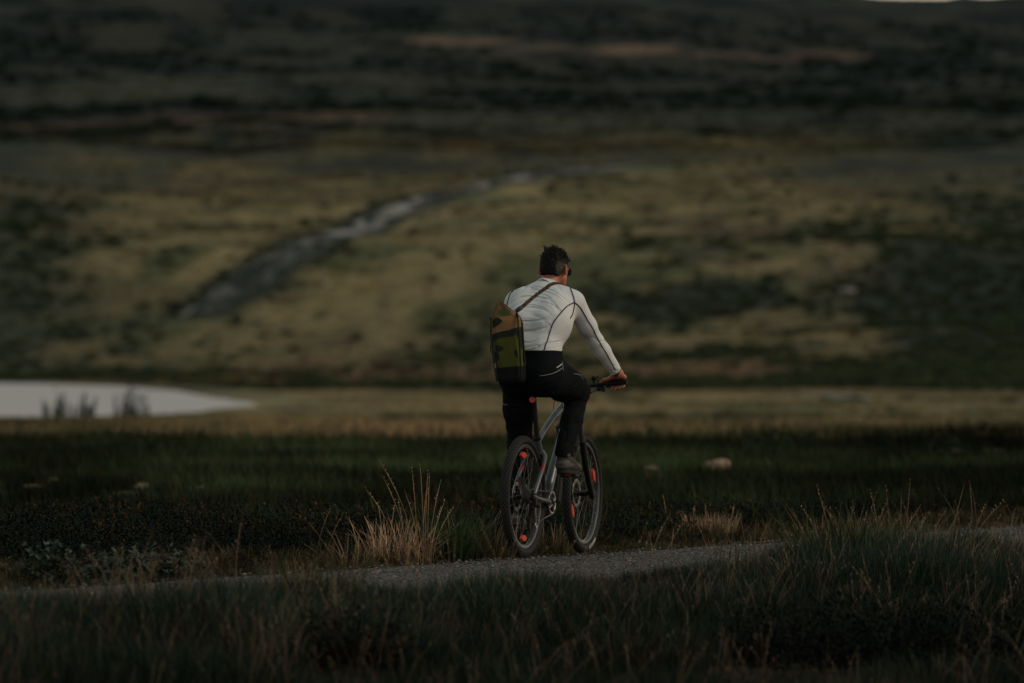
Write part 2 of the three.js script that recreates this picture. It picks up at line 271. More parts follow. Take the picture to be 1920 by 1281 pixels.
function shrubGeo(seed, o) {                         // low twiggy dwarf shrub: many tiny leaves through a dome, darker inside
  const r = rng(seed), s = new Strips();
  for (let i = 0; i < o.twigs; i++) {
    const a = r() * 6.283, e = Math.acos(r() * 0.96), rad = o.r * (0.75 + 0.35 * r()), ux = Math.cos(a) * Math.sin(e), uz = Math.sin(a) * Math.sin(e), uy = Math.cos(e);
    const bx = ux * rad * 0.35, bz = uz * rad * 0.35, L = rad * (0.65 + 0.2 * r()), hh = o.h / o.r;
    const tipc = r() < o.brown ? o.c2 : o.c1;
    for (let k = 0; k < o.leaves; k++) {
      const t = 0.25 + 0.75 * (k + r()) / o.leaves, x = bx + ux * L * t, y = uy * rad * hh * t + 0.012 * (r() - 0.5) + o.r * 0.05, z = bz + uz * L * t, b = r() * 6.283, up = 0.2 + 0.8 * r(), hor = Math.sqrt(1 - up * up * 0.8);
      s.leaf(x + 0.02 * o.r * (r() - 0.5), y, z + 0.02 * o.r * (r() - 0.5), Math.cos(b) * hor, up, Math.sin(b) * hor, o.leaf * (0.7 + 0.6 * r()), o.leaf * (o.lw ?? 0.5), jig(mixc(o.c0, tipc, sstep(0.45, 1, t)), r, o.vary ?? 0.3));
    }
  }
  return s.build();
}
const white = lin(1, 1, 1);
const tone = (r, lo, hi) => { const k = lerp(lo, hi, r()); return lin(k, k, k); };
// boulders and pale stones in the grass: [px, py, width, height]
const ROCKS = [[62, 918, 44], [100, 908, 20], [268, 922, 34], [238, 930, 60], [288, 948, 12], [380, 920, 26], [480, 938, 26], [930, 928, 24], [1222, 888, 36], [1345, 882, 52], [1545, 842, 24], [1628, 846, 62], [1790, 858, 44], [1860, 850, 54]].map(([px, py, w]) => { const [x, d] = spot(px, py); return [x, d, w * d / FOCAL]; });
const BUSHES = [[1490, 1262, 0.50], [1650, 1255, 0.56], [1810, 1268, 0.48], [655, 1262, 0.28]].map(([px, py, w]) => { const [x, d] = spot(px, py); return [x, d, w]; });
// --- foreground sward between the lens and the path
{
  const r = rng(101), low = [], straw = [], tall = [];
  const gz = [0.0065, 0.0135, 0.0115], gt = [0.026, 0.044, 0.029], sz = [0.030, 0.027, 0.020], st = [0.145, 0.124, 0.084];
  for (let i = 0; i < 24000; i++) {
    const d = 25 + 19 * Math.sqrt(r()), x = (r() * 2 - 1) * (d * 0.078 + 1.6), q = pathQ(x, d), off = -PATH_W - q; if (off < -0.06) continue; if (BUSHES.some(([bx, bd, w]) => Math.hypot(x - bx, (d - bd) * (d < bd ? 0.30 : 1)) < w)) continue;
    const f = fbm(x * 0.9 + 4, d * 0.6, 3), f2 = fbm(x * 2.2, d * 1.4 + 8, 2), near = sstep(0, 1.6, off), y = ground(x, d);
    const clump = sstep(0.42, 0.72, fbm(x * 1.5 + 20, d * 0.8 + 3, 3));
    const k = lerp(1.0, 0.40, sstep(0.2, 3.0, off)) * lerp(0.6, 1.4, f2) * lerp(0.8, 1.25, clump);  // sward tint darkens towards the lens: vignette falloff painted in
    const left = sstep(-0.55, -1.0, x), right = sstep(1.3, 1.7, x), openK = sstep(-1.2, -0.5, x) * sstep(1.9, 1.2, x);
    const sc = lerp(lerp(0.75, 1.05, near) * (1 + 0.7 * left * sstep(1.6, 0.2, off) + 0.22 * right * sstep(36.5, 38.5, d) * sstep(2.9, 2.3, x)), lerp(0.30, 1.15, sstep(0, 1.5, off)), openK) * (0.55 + 0.5 * r() + 0.75 * clump);
    if (r() < (sstep(0.52, 0.68, f) * 0.55 + 0.06) * (1 - 0.3 * right)) straw.push([x, y, d, sc, r() * 6.28, (r() - 0.5) * 0.3, lin(k * 1.04, k, k * 0.95)]);
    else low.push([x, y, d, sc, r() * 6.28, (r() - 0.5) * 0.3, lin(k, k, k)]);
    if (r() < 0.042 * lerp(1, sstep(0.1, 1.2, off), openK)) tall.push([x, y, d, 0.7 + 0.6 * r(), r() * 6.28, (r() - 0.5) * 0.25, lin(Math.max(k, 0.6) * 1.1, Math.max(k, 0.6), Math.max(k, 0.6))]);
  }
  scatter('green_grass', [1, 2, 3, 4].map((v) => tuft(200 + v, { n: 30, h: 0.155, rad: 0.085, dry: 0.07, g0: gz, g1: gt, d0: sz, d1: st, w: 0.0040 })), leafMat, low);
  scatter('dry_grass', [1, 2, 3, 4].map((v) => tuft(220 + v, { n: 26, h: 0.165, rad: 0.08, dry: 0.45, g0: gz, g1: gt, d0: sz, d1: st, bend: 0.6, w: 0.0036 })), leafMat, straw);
  const stalks = [1, 2, 3, 4, 5].map((v) => { const s = new Strips(), q = rng(240 + v); for (let k = 0; k < 4; k++) stalk(s, q, (q() - 0.5) * 0.14, (q() - 0.5) * 0.14, 0.22 + 0.2 * q(), q() * 6.28, 0.15 + 0.6 * q(), [0.05, 0.042, 0.030], [0.20, 0.155, 0.108], 0.8, -0.02, 0.55); return s.build(); });
  scatter('seed_grass', stalks, leafMat, tall);
}
// --- verge just beyond the path: thin dry grass
{
  const r = rng(131), list = [];
  for (let i = 0; i < 2600; i++) { const s = -10 + r() * 22, q = 0.02 + r() * r() * 1.3, x = s * PD[0] + q * PN[0], d = 43.1 + s * PD[1] + q * PN[1], k = 0.5 + 0.5 * r(); list.push([x, ground(x, d), d, (0.45 + 0.6 * r()) * lerp(0.6, 1.15, sstep(0, 0.5, q)), r() * 6.28, (r() - 0.5) * 0.4, lin(k * 1.05, k, k * 0.9)]); }
  scatter('verge_grass', [1, 2, 3].map((v) => tuft(260 + v, { n: 24, h: 0.10, rad: 0.07, dry: 0.42, d0: [0.05, 0.035, 0.02], d1: [0.15, 0.105, 0.06], bend: 0.7 })), leafMat, list);
}
// --- dwarf heath behind the path
{
  const r = rng(151), a = [];
  for (let i = 0; i < 9500; i++) {
    const d = 40 + 24 * r(), x = (r() * 2 - 1) * (d * 0.082 + 1.5), q = pathQ(x, d); if (q < 0.28) continue;
    const f = fbm(x * 0.55 + 11, d * 0.22, 3); if (d > 40 + 34 * fbm(x * 0.5 + 30, d * 0.16, 3) && r() < 0.9) continue; if (f < 0.36 && r() < 0.8) continue;
    const side = sstep(3, -1, x), k = 0.32 + 0.5 * r();
    a.push([x, ground(x, d) - 0.02, d, (0.55 + 0.9 * r()) * lerp(0.45, 1, sstep(0.2, 0.9, q)) * lerp(0.7, 1.3, f) * lerp(1, 0.55, sstep(48, 58, d)), r() * 6.28, (r() - 0.5) * 0.3, lin(k * lerp(0.8, 1.1, side), k, k * 0.92)]);
  }
  const HE = { twigs: 46, leaves: 7, r: 0.17, h: 0.15, leaf: 0.017, lw: 0.55, vary: 0.18, c0: [0.0055, 0.0105, 0.0095], c1: [0.012, 0.022, 0.017], c2: [0.030, 0.028, 0.014], brown: 0.15 };
  const isBrown = ([x, , d]) => fbm(x * 0.7 + 50, d * 0.45, 3) + 0.25 * (r() - 0.5) > lerp(0.64, 0.46, sstep(45, 49, d) * sstep(58, 51, d));
  const split = [[], []]; a.forEach((e) => split[isBrown(e) ? 1 : 0].push(e));
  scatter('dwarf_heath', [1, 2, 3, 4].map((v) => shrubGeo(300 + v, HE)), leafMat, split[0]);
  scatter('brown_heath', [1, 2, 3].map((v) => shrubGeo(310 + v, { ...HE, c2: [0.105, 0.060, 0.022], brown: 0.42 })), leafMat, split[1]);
}
// --- dark green grass flat up to the dry field
{
  const r = rng(171), a = [];
  for (let i = 0; i < 34000; i++) {
    const d = 46 + 76 * Math.pow(r(), 0.8), x = (r() * 2 - 1) * (d * 0.082 + 1.5), q = pathQ(x, d); if (q < 0.6) continue;
    const f = fbm(x * 0.28 + 2, d * 0.12, 3), edge = 101 + 22 * (fbm(x / 9 + 2, d / 22, 4) - 0.5) + 10 * (fbm(x / 2.6, d / 7 + 4, 3) - 0.5); if (d > edge) continue; if (ROCKS.some(([rx, rd, w]) => Math.abs(x - rx) < w * 0.75 && d < rd + 0.4 && d > rd - 6)) continue;
    const k = lerp(0.34, 1.02, sstep(0.36, 0.66, f)) * lerp(0.5, 1.6, sstep(0.3, 0.7, fbm(x * 1.1, d * 0.35, 3))) * (0.75 + 0.5 * r()) * lerp(1, 0.42, sstep(0.018, 0.062, Math.abs(x / d + 0.002)));  // last factor paints side vignette into the grass tint
    a.push([x, ground(x, d), d, (0.75 + 0.5 * r() + 0.8 * r() ** 6) * lerp(0.62, 1.05, sstep(84, 100, d)), r() * 6.28, (r() - 0.5) * 0.25, lin(k * 1.05, k * 1.0, k * 0.85)]);
  }
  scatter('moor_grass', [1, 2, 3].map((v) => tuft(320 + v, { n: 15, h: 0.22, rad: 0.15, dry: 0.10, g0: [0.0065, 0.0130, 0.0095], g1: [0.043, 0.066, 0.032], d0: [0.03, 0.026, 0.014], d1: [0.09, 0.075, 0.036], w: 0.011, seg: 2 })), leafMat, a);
}
// --- the dry field beyond
{
  const r = rng(181), a = [];
  for (let i = 0; i < 26000; i++) {
    const d = 97 + 315 * Math.pow(r(), 1.25), x = (r() * 2 - 1) * (d * 0.084 + 2); if (d > 190 && lakeDist(x, d) < 3) continue;
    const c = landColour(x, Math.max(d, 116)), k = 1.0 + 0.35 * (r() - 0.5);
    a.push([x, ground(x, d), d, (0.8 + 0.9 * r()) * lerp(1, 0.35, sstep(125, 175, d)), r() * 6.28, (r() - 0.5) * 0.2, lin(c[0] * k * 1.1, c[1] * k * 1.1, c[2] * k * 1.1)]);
  }
  scatter('dry_moor_grass', [1, 2, 3].map((v) => tuft(340 + v, { n: 22, h: 0.16, rad: 0.24, dry: 1, d0: [0.75, 0.75, 0.75], d1: [1.15, 1.1, 1.05], w: 0.022, seg: 2 })), leafMat, a);
}
// --- low dark shrubs dotted over the flat
{
  const r = rng(185), a = [];
  for (let i = 0; i < 9000; i++) {
    const d = 62 + 330 * Math.pow(r(), 1.7), x = (r() * 2 - 1) * (d * 0.084 + 2), f = fbm(x / 5 + 40, d / 18, 3); if (d > 150 && lakeDist(x, d) < 4) continue;
    if (ROCKS.some(([rx, rd, w]) => Math.abs(x - rx) < w * 0.9 && d < rd + 0.6 && d > rd - 9)) continue;
    const edge = sstep(82, 95, d) * sstep(118, 104, d), dens = d < 82 ? 0.5 * sstep(0.5, 0.66, f) : Math.max(0.75 * edge * sstep(0.38, 0.6, f), 0.35 * sstep(0.55, 0.7, f) * (d > 170 && x < 0 ? 0.3 : 1)); if (r() > dens) continue;
    const k = 0.7 + 0.6 * r(); a.push([x, ground(x, d) - 0.03, d, (0.16 + 0.30 * r() * r()) * (d < 82 ? 0.7 : d > 160 ? 1.1 : 1), r() * 6.28, 0, lin(k, k, k)]);
  }
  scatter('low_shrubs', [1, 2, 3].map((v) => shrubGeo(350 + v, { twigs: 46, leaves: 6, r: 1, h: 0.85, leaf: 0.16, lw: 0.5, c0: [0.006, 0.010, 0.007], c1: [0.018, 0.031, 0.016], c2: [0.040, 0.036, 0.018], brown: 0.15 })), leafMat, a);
}
// --- scrub and tussocks of the hillside, a mass of small growth
{
  const r = rng(191), scrub = [], tus = [];
  for (let i = 0; i < 60000; i++) {
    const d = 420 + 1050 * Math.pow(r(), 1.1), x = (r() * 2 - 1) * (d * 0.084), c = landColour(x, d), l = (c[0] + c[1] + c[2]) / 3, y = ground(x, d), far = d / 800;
    if (d < 900 && lakeDist(x, d) < 3) continue;
    const td = d > 950 ? Math.min(trackDist(x, d), trackDist(x, d + 12), trackDist(x, d + 26), trackDist(x, d + 40)) : Math.min(trackDist(x, d), trackDist(x, d + 8)); if (td < 0.5) continue; if (td < 2.2) { const k = 0.5 + 0.7 * r(); if (r() < 0.5) scrub.push([x, y - 0.1, d, 0.4 + 0.4 * r(), r() * 6.28, 0, lin(k, k, 0.9 * k)]); continue; }
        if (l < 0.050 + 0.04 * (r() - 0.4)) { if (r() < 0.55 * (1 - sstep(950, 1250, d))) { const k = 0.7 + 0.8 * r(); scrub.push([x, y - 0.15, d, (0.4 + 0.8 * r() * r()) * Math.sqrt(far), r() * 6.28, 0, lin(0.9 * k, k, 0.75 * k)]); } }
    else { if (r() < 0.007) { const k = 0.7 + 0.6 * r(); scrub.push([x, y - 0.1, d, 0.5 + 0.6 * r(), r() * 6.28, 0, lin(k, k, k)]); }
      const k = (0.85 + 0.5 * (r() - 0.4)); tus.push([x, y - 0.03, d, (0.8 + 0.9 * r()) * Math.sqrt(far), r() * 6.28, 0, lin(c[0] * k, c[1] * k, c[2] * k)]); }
  }
  for (let i = 0; i < 26000; i++) {
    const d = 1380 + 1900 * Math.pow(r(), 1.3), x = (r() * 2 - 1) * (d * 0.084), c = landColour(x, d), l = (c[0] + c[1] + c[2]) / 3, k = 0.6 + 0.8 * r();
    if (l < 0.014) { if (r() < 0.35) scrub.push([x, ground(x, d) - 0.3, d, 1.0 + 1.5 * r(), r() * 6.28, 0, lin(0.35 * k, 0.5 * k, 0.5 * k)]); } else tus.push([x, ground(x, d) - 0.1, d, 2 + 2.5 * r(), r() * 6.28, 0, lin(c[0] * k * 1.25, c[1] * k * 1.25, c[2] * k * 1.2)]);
  }
  scatter('hill_scrub', [1, 2, 3].map((v) => shrubGeo(360 + v, { twigs: 40, leaves: 5, r: 1, h: 0.8, leaf: 0.30, lw: 0.55, c0: [0.012, 0.017, 0.012], c1: [0.040, 0.054, 0.032], c2: [0.052, 0.048, 0.030], brown: 0.2 })), leafMat, scrub);
  scatter('hill_grass', [1, 2, 3].map((v) => tuft(380 + v, { n: 16, h: 0.20, rad: 0.55, dry: 1, d0: [0.75, 0.75, 0.75], d1: [1.15, 1.12, 1.05], w: 0.09, seg: 2, bend: 0.9 })), leafMat, tus);
}
// --- the stony track up the hillside
{
  const curve = trackCurve, N = 420, M = 22, pos = [], col = [], idx = [];
  for (let i = 0; i <= N; i++) {
    const p = curve.getPoint(i / N), t = curve.getTangent(i / N), m = Math.hypot(t.x, t.z), nx = t.z / m, nz = -t.x / m, w = p.y * (0.8 + 0.5 * fbm(i / 22, 3, 2));
    for (let j = 0; j <= M; j++) {
      const q = (j / M - 0.5) * w, x = p.x + nx * q, d = p.z + nz * q, e = 1 - Math.abs(j / M - 0.5) * 2;
      const n = fbm(x / 1.6, d / 9, 3), n2 = fbm(x / 4 + 5, d / 30, 2), stone = sstep(0.44, 0.60, n * 0.6 + n2 * 0.4) * sstep(0, 0.35, e + 0.3 * (n - 0.5));
      const c = mixc([0.016, 0.022, 0.018], mixc([0.085, 0.083, 0.079], [0.25, 0.235, 0.215], sstep(0.52, 0.75, n2)), stone);
      pos.push(x, ground(x, d) + 0.12 * sstep(0, 0.2, e) - 0.1, -d); col.push(...c);
      if (i && j) { const o = i * (M + 1) + j; idx.push(o - M - 2, o - M - 1, o, o - M - 2, o, o - 1); }
    }
  }
  const g = new THREE.BufferGeometry(); g.setAttribute('position', new THREE.Float32BufferAttribute(pos, 3)); g.setAttribute('color', new THREE.Float32BufferAttribute(col, 3)); g.setIndex(idx); g.computeVertexNormals();
  const m = top('hillside_track', g, mat(0xffffff, 1, 0, { vertexColors: true, side: THREE.DoubleSide })); m.userData.kind = 'structure';
  const r = rng(77), list = [];                       // scree along it, uncountable
  for (let i = 0; i < 900; i++) { const t = r(), p = curve.getPoint(t), q = (r() - 0.5) * p.y * 0.95, x = p.x + q, d = p.z + (r() - 0.5) * 4, k = 0.07 + 0.14 * r(); list.push([x, ground(x, d) - 0.02, d, 0.12 + 0.28 * r() * r(), r() * 6.28, 0, lin(k, k * 0.97, k * 0.93)]); }
  scatter('track_stones', [pebble(21, 0), pebble(22, 0)], mat(0xffffff, 0.95), list);
}
// --- stones one can point at
function angular(seed) { const g = new THREE.IcosahedronGeometry(1, 3), p = g.attributes.position, r = rng(seed), cuts = Array.from({ length: 9 }, () => { const v = new THREE.Vector3(r() - 0.5, 0.2 + r(), r() - 0.5).normalize(); return [v, 0.62 + 0.3 * r()]; }); for (let i = 0; i < p.count; i++) { const v = new THREE.Vector3().fromBufferAttribute(p, i); for (const [n, h] of cuts) { const q = v.dot(n); if (q > h) v.addScaledVector(n, h - q); } v.multiplyScalar(0.9 + 0.22 * fbm(v.x * 3 + seed, v.y * 3, 3, v.z * 3 + 9)); p.setXYZ(i, v.x, v.y, v.z); } const w = mergeVertices(g.deleteAttribute('normal').deleteAttribute('uv') && g); w.computeVertexNormals(); return w; }
function rock(name, px, py, w, h, c, label, category = 'stone', group) {
  const [x, d] = spot(px, py), g = angular(px + py), p = g.attributes.position, col = new Float32Array(p.count * 3), s = w * d / FOCAL / 2;
  for (let i = 0; i < p.count; i++) { const n = 0.25 + 1.15 * fbm(p.getX(i) * 2.6 + px, p.getZ(i) * 2.2 + p.getY(i) * 3, 3); col.set([c[0] * n, c[1] * n, c[2] * n], i * 3); }
  g.setAttribute('color', new THREE.BufferAttribute(col, 3)); g.computeBoundingBox();
  const bb = g.boundingBox; g.scale(2 * s / (bb.max.x - bb.min.x), h * d / FOCAL * 1.1 / (bb.max.y - bb.min.y), 1.4 * s / (bb.max.z - bb.min.z)); 
  const m = top(name, g, mat(0xffffff, 0.95, 0, { vertexColors: true })); g.computeBoundingBox(); m.position.set(x, ground(x, d) - g.boundingBox.min.y - h * d / FOCAL * 0.2, -d); return tag(m, label, category, group);
}
rock('boulder', 1345, 882, 52, 24, [0.34, 0.245, 0.175], 'rounded pale buff boulder in the dark grass right of the front wheel', 'boulder');
const LIC2 = [0.10, 0.092, 0.062], LIC = [0.18, 0.156, 0.104];
rock('pale_stone', 62, 918, 44, 11, LIC, 'low pale stone at the far left of the dark grass', 'stone');
rock('pale_stone', 100, 908, 20, 14, LIC, 'small upright pale stone second from the left in the dark grass', 'stone');
rock('pale_stone', 268, 922, 34, 19, LIC, 'squarish pale stone, tallest of the stones in the grass left of the cyclist', 'stone');
rock('pale_stone', 238, 930, 60, 9, LIC, 'flat pale stone lying in front of the squarish pale one', 'stone');
rock('pale_stone', 288, 948, 12, 9, LIC, 'tiny pale stone nearest the heath, right of the squarish stone', 'stone');
rock('pale_stone', 380, 920, 26, 11, LIC, 'small pale stone right of the squarish one, halfway to the tall straw tussock', 'stone');
rock('pale_stone', 480, 938, 26, 11, [0.17, 0.15, 0.10], 'dull pale stone directly above the brown heath tips, left of the straw tussock', 'stone');
rock('pale_stone', 930, 928, 24, 10, LIC, 'pale stone just left of the rear tyre', 'stone');
rock('pale_stone', 1222, 888, 36, 17, [0.15, 0.13, 0.085], 'dull olive-buff stone between the front wheel and the pale boulder', 'stone');
rock('pale_stone', 1545, 842, 24, 10, LIC2, 'small pale stone at the far edge of the dark grass, right of the boulder', 'stone');
rock('pale_stone', 1628, 844, 62, 10, LIC2, 'long pale stone at the far edge of the dark grass', 'stone');
rock('pale_stone', 1790, 854, 44, 14, LIC2, 'larger grey-buff stone near the right border at the far edge of the dark grass', 'stone');
rock('pale_stone', 1860, 850, 54, 9, LIC2, 'low flat stone nearest the right border', 'stone');
rock('flat_stone', 1212, 1135, 54, 13, [0.20, 0.105, 0.056], 'flat rust-coloured stone in the foreground grass below the path', 'stone');
rock('flat_stone', 470, 1182, 44, 9, [0.105, 0.080, 0.055], 'small flat grey-brown stone in the dark foreground grass at lower left', 'stone');
rock('flat_stone', 780, 1069, 30, 5, [0.23, 0.15, 0.085], 'thin tan stone lying on the gravel path left of the rear wheel', 'stone');
{ const [x, d] = hillAt(1590, 552), g = pebble(91, 2); g.scale(1.1, 1.1, 1); const m = top('boulder', g, mat([0.15, 0.145, 0.13], 0.95)); m.position.set(x, ground(x, d) + 0.2, -d); tag(m, 'blurred grey boulder on the dark scrub of the hillside at right', 'boulder'); }
{ const d = 345, x = (1567 - 960) * d / FOCAL, s = new THREE.Shape(); for (let i = 0; i < 24; i++) { const a = i / 24 * 6.283, k = 1 + 0.2 * Math.sin(a * 3 + 1); i ? s.lineTo(Math.cos(a) * 0.7 * k, Math.sin(a) * 34 * k) : s.moveTo(0.8, 0); } const g = new THREE.ShapeGeometry(s); g.rotateX(-Math.PI / 2); const m = top('pool', g, mat([0.03, 0.034, 0.037], 0.5)); m.position.set(x, ground(x, d) + 0.05, -d); m.userData.kind = 'structure'; }
// --- plants one can point at
function plant(name, px, py, label, category, group) { const [x, d] = spot(px, py), t = thing(name, label, category, group); t.position.set(x, ground(x, d), -d); return t; }
function tussock(name, px, py, label, o) {           // leaves in one or two tones plus tall stalks, each stalk a part
  const t = plant(name, px, py, label, 'tussock'), r = rng(px * 7 + py);
  for (const [pn, b] of o.blades) part(pn, tuft(px + py + b.n, b), leafMat, t);
  for (const [dx, h, dir, bend, dz] of o.stalks ?? []) { const s = new Strips(); stalk(s, r, dx, dz ?? (r() - 0.5) * 0.12, h, dir, bend, o.s0 ?? [0.10, 0.066, 0.038], o.s1 ?? [0.22, 0.155, 0.095], o.seedy ?? 1); part('stalk', s.build(), leafMat, t); }
  return t;
}
const L = Math.PI, RR = 0;
const OD0 = [0.17, 0.100, 0.058], OD1 = [0.52, 0.350, 0.225];
tussock('straw_tussock', 745, 1052, 'straw-coloured tussock with tall seed stalks beside the path left of the rear wheel', {
  blades: [['dry_blades', { n: 170, h: 0.27, rad: 0.20, messy: 5, dry: 0.8, d0: OD0, d1: OD1, bend: 0.45, w: 0.0055, seg: 4 }], ['bent_blades', { n: 90, h: 0.27, rad: 0.24, dry: 0.9, d0: OD0, d1: OD1, bend: 1.1, w: 0.0055, seg: 4 }]], s0: OD0, s1: OD1,
  stalks: [[0.10, 0.66, L, 0.33], [0.12, 0.60, L, 0.06], [0.16, 0.62, L, 0.04], [0.165, 0.58, RR, 0.03], [0.18, 0.56, RR, 0.02], [0.19, 0.52, RR, 0.14], [0.06, 0.55, L, 0.28], [0.0, 0.50, L, 0.42], [0.13, 0.46, L, 0.2], [0.05, 0.40, L, 0.12], [0.15, 0.45, RR, 0.05], [0.20, 0.40, RR, 0.22], [-0.08, 0.38, L, 0.1], [-0.05, 0.36, RR, 0.1], [0.21, 0.36, RR, 0.36]] });
tussock('green_tussock', 842, 1049, 'rounded deep green tussock between the straw tussock and the rear wheel', {
  blades: [['green_blades', { n: 520, h: 0.30, rad: 0.21, dry: 0.06, g0: [0.014, 0.028, 0.012], g1: [0.052, 0.088, 0.030], bend: 0.55, w: 0.0055, seg: 4 }]], stalks: [[-0.05, 0.30, RR, 0.5], [0.14, 0.34, RR, 0.6], [0.02, 0.30, RR, 0.9]] });
tussock('fan_tussock', 925, 1036, 'thin fan of dry grass touching the left side of the rear tyre', {
  blades: [['dry_blades', { n: 70, h: 0.24, rad: 0.09, dry: 0.85, d0: [0.06, 0.04, 0.024], d1: [0.20, 0.135, 0.08], bend: 0.55, w: 0.0055, seg: 4 }]], stalks: [[-0.05, 0.38, RR, 0.4], [0, 0.34, RR, 0.2]] });
tussock('dry_tussock', 1040, 1030, 'pale dry grass seen in the gap between the two wheels', {
  blades: [['dry_blades', { n: 90, h: 0.22, rad: 0.13, dry: 0.8, d0: [0.06, 0.04, 0.024], d1: [0.22, 0.155, 0.095], bend: 0.4, w: 0.0055, seg: 4 }]] });
tussock('wispy_tussock', 655, 1066, 'wispy splayed straw grass at the left end of the visible path', {
  blades: [['dry_blades', { n: 110, h: 0.24, rad: 0.2, dry: 0.8, d0: [0.09, 0.06, 0.034], d1: [0.26, 0.18, 0.11], bend: 0.85, w: 0.004, seg: 4 }]], stalks: [[-0.1, 0.34, L, 0.5], [-0.14, 0.36, RR, 0.3], [0.1, 0.3, RR, 0.2], [-0.2, 0.4, RR, 0.25]] });
tussock('pink_tussock', 1325, 1004, 'short dense pinkish-buff tussock behind the path right of the front wheel', {
  blades: [['dry_blades', { n: 330, h: 0.17, rad: 0.21, dry: 0.96, d0: [0.17, 0.105, 0.065], d1: [0.50, 0.345, 0.225], bend: 0.35, w: 0.0048, seg: 3 }]], s1: OD1, stalks: [[-0.1, 0.22, RR, 0.1], [0, 0.24, L, 0.05], [0.16, 0.23, RR, 0.12], [-0.26, 0.30, L, 0.12]] });
tussock('broad_tussock', 1575, 1082, 'broad green tussock, largest one, hiding the path at right', {
  blades: [['green_blades', { n: 360, h: 0.42, rad: 0.28, dry: 0.2, g0: [0.008, 0.018, 0.009], g1: [0.040, 0.070, 0.026], d0: [0.03, 0.024, 0.014], d1: [0.13, 0.095, 0.058], bend: 0.5, w: 0.0055, seg: 4 }]], s0: [0.06, 0.042, 0.026], s1: [0.17, 0.125, 0.082], stalks: [[-0.28, 0.42, RR, 0.6], [-0.2, 0.36, L, 0.4], [0, 0.46, RR, 0.2], [0.1, 0.44, L, 0.3], [0.2, 0.42, RR, 0.1], [0.05, 0.47, RR, 0.05]] });
const q0 = [0.055, 0.042, 0.028], q1 = [0.22, 0.165, 0.11];
tussock('tall_grass', 1745, 1100, 'clump of tall straw stalks leaning right near the right border', {
  blades: [['dry_blades', { n: 170, h: 0.36, rad: 0.28, dry: 0.7, g0: [0.010, 0.015, 0.008], g1: [0.03, 0.04, 0.02], d0: q0, d1: q1, bend: 0.5, w: 0.0055, seg: 4 }]], s0: q0, s1: q1,
  stalks: [[-0.22, 0.62, L, 0.06], [-0.18, 0.60, RR, 0.02], [-0.15, 0.66, RR, 0.06], [-0.05, 0.5, RR, 0.3], [0.02, 0.52, RR, 0.35], [0.1, 0.64, RR, 0.16], [0.16, 0.45, RR, 0.6], [0.22, 0.42, RR, 0.5], [0.0, 0.4, RR, 0.75], [-0.1, 0.46, L, 0.2], [0.26, 0.42, RR, 0.4], [-0.25, 0.44, RR, 0.12]] });
tussock('bent_grass', 1868, 1120, 'loose straw grass bending right at the right border', {
  blades: [['dry_blades', { n: 150, h: 0.30, rad: 0.26, dry: 0.7, g0: [0.010, 0.015, 0.008], g1: [0.03, 0.04, 0.02], d0: q0, d1: [0.13, 0.095, 0.062], bend: 0.6, w: 0.0055, seg: 4 }]], s0: q0, s1: q1, stalks: [[-0.3, 0.42, RR, 0.65], [-0.2, 0.46, RR, 0.5], [-0.1, 0.40, RR, 0.4], [0.05, 0.46, L, 0.2], [0.1, 0.5, RR, 0.3]] });
tussock('long_stemmed_grass', 1505, 1112, 'grass with a few long kinked stems in front of the broad green tussock', {
  blades: [['mixed_blades', { n: 150, h: 0.22, rad: 0.2, dry: 0.55, g0: [0.010, 0.015, 0.008], g1: [0.03, 0.04, 0.02], d0: q0, d1: q1, bend: 0.6, w: 0.0055, seg: 4 }]], s0: q0, s1: [0.2, 0.145, 0.095], stalks: [[0.0, 0.42, L, 0.28], [0.02, 0.40, L, 0.4], [0.1, 0.38, RR, 0.12], [-0.28, 0.45, RR, 0.06], [-0.27, 0.38, RR, 0.14], [-0.18, 0.34, L, 0.1], [0.16, 0.36, RR, 0.3]] });
tussock('verge_tussock', 1385, 1075, 'thin straw grass standing where the path disappears at right', {
  blades: [['dry_blades', { n: 110, h: 0.22, rad: 0.16, dry: 0.6, g0: [0.010, 0.015, 0.008], g1: [0.03, 0.042, 0.02], d0: q0, d1: [0.17, 0.125, 0.08], bend: 0.45, w: 0.0055, seg: 4 }]], s0: q0, s1: q1, stalks: [[-0.05, 0.34, RR, 0.1], [0.05, 0.36, L, 0.12], [0.1, 0.30, RR, 0.2]] });
tussock('near_tussock', 600, 1136, 'green tussock in the foreground left of the path, with a few straw blades', {
  blades: [['green_blades', { n: 300, h: 0.25, rad: 0.24, dry: 0.22, g0: [0.010, 0.015, 0.008], g1: [0.038, 0.050, 0.022], d0: q0, d1: [0.14, 0.11, 0.065], bend: 0.4, w: 0.0055, seg: 4 }]], s0: q0, s1: q1, stalks: [[-0.2, 0.3, RR, 0.9], [0.05, 0.36, RR, 0.05], [0.12, 0.33, RR, 0.03], [-0.05, 0.3, L, 0.2]] });
tussock('near_straw_tussock', 290, 1150, 'dull straw tussock in the foreground at lower left, before the hidden path', {
  blades: [['dry_blades', { n: 260, h: 0.24, rad: 0.3, dry: 0.5, g0: [0.010, 0.014, 0.008], g1: [0.03, 0.04, 0.02], d0: [0.03, 0.024, 0.016], d1: [0.105, 0.078, 0.052], bend: 0.5, w: 0.0055, seg: 4 }]], s0: q0, s1: q1, stalks: [[-0.1, 0.3, RR, 0.1], [0.15, 0.32, RR, 0.5]] });
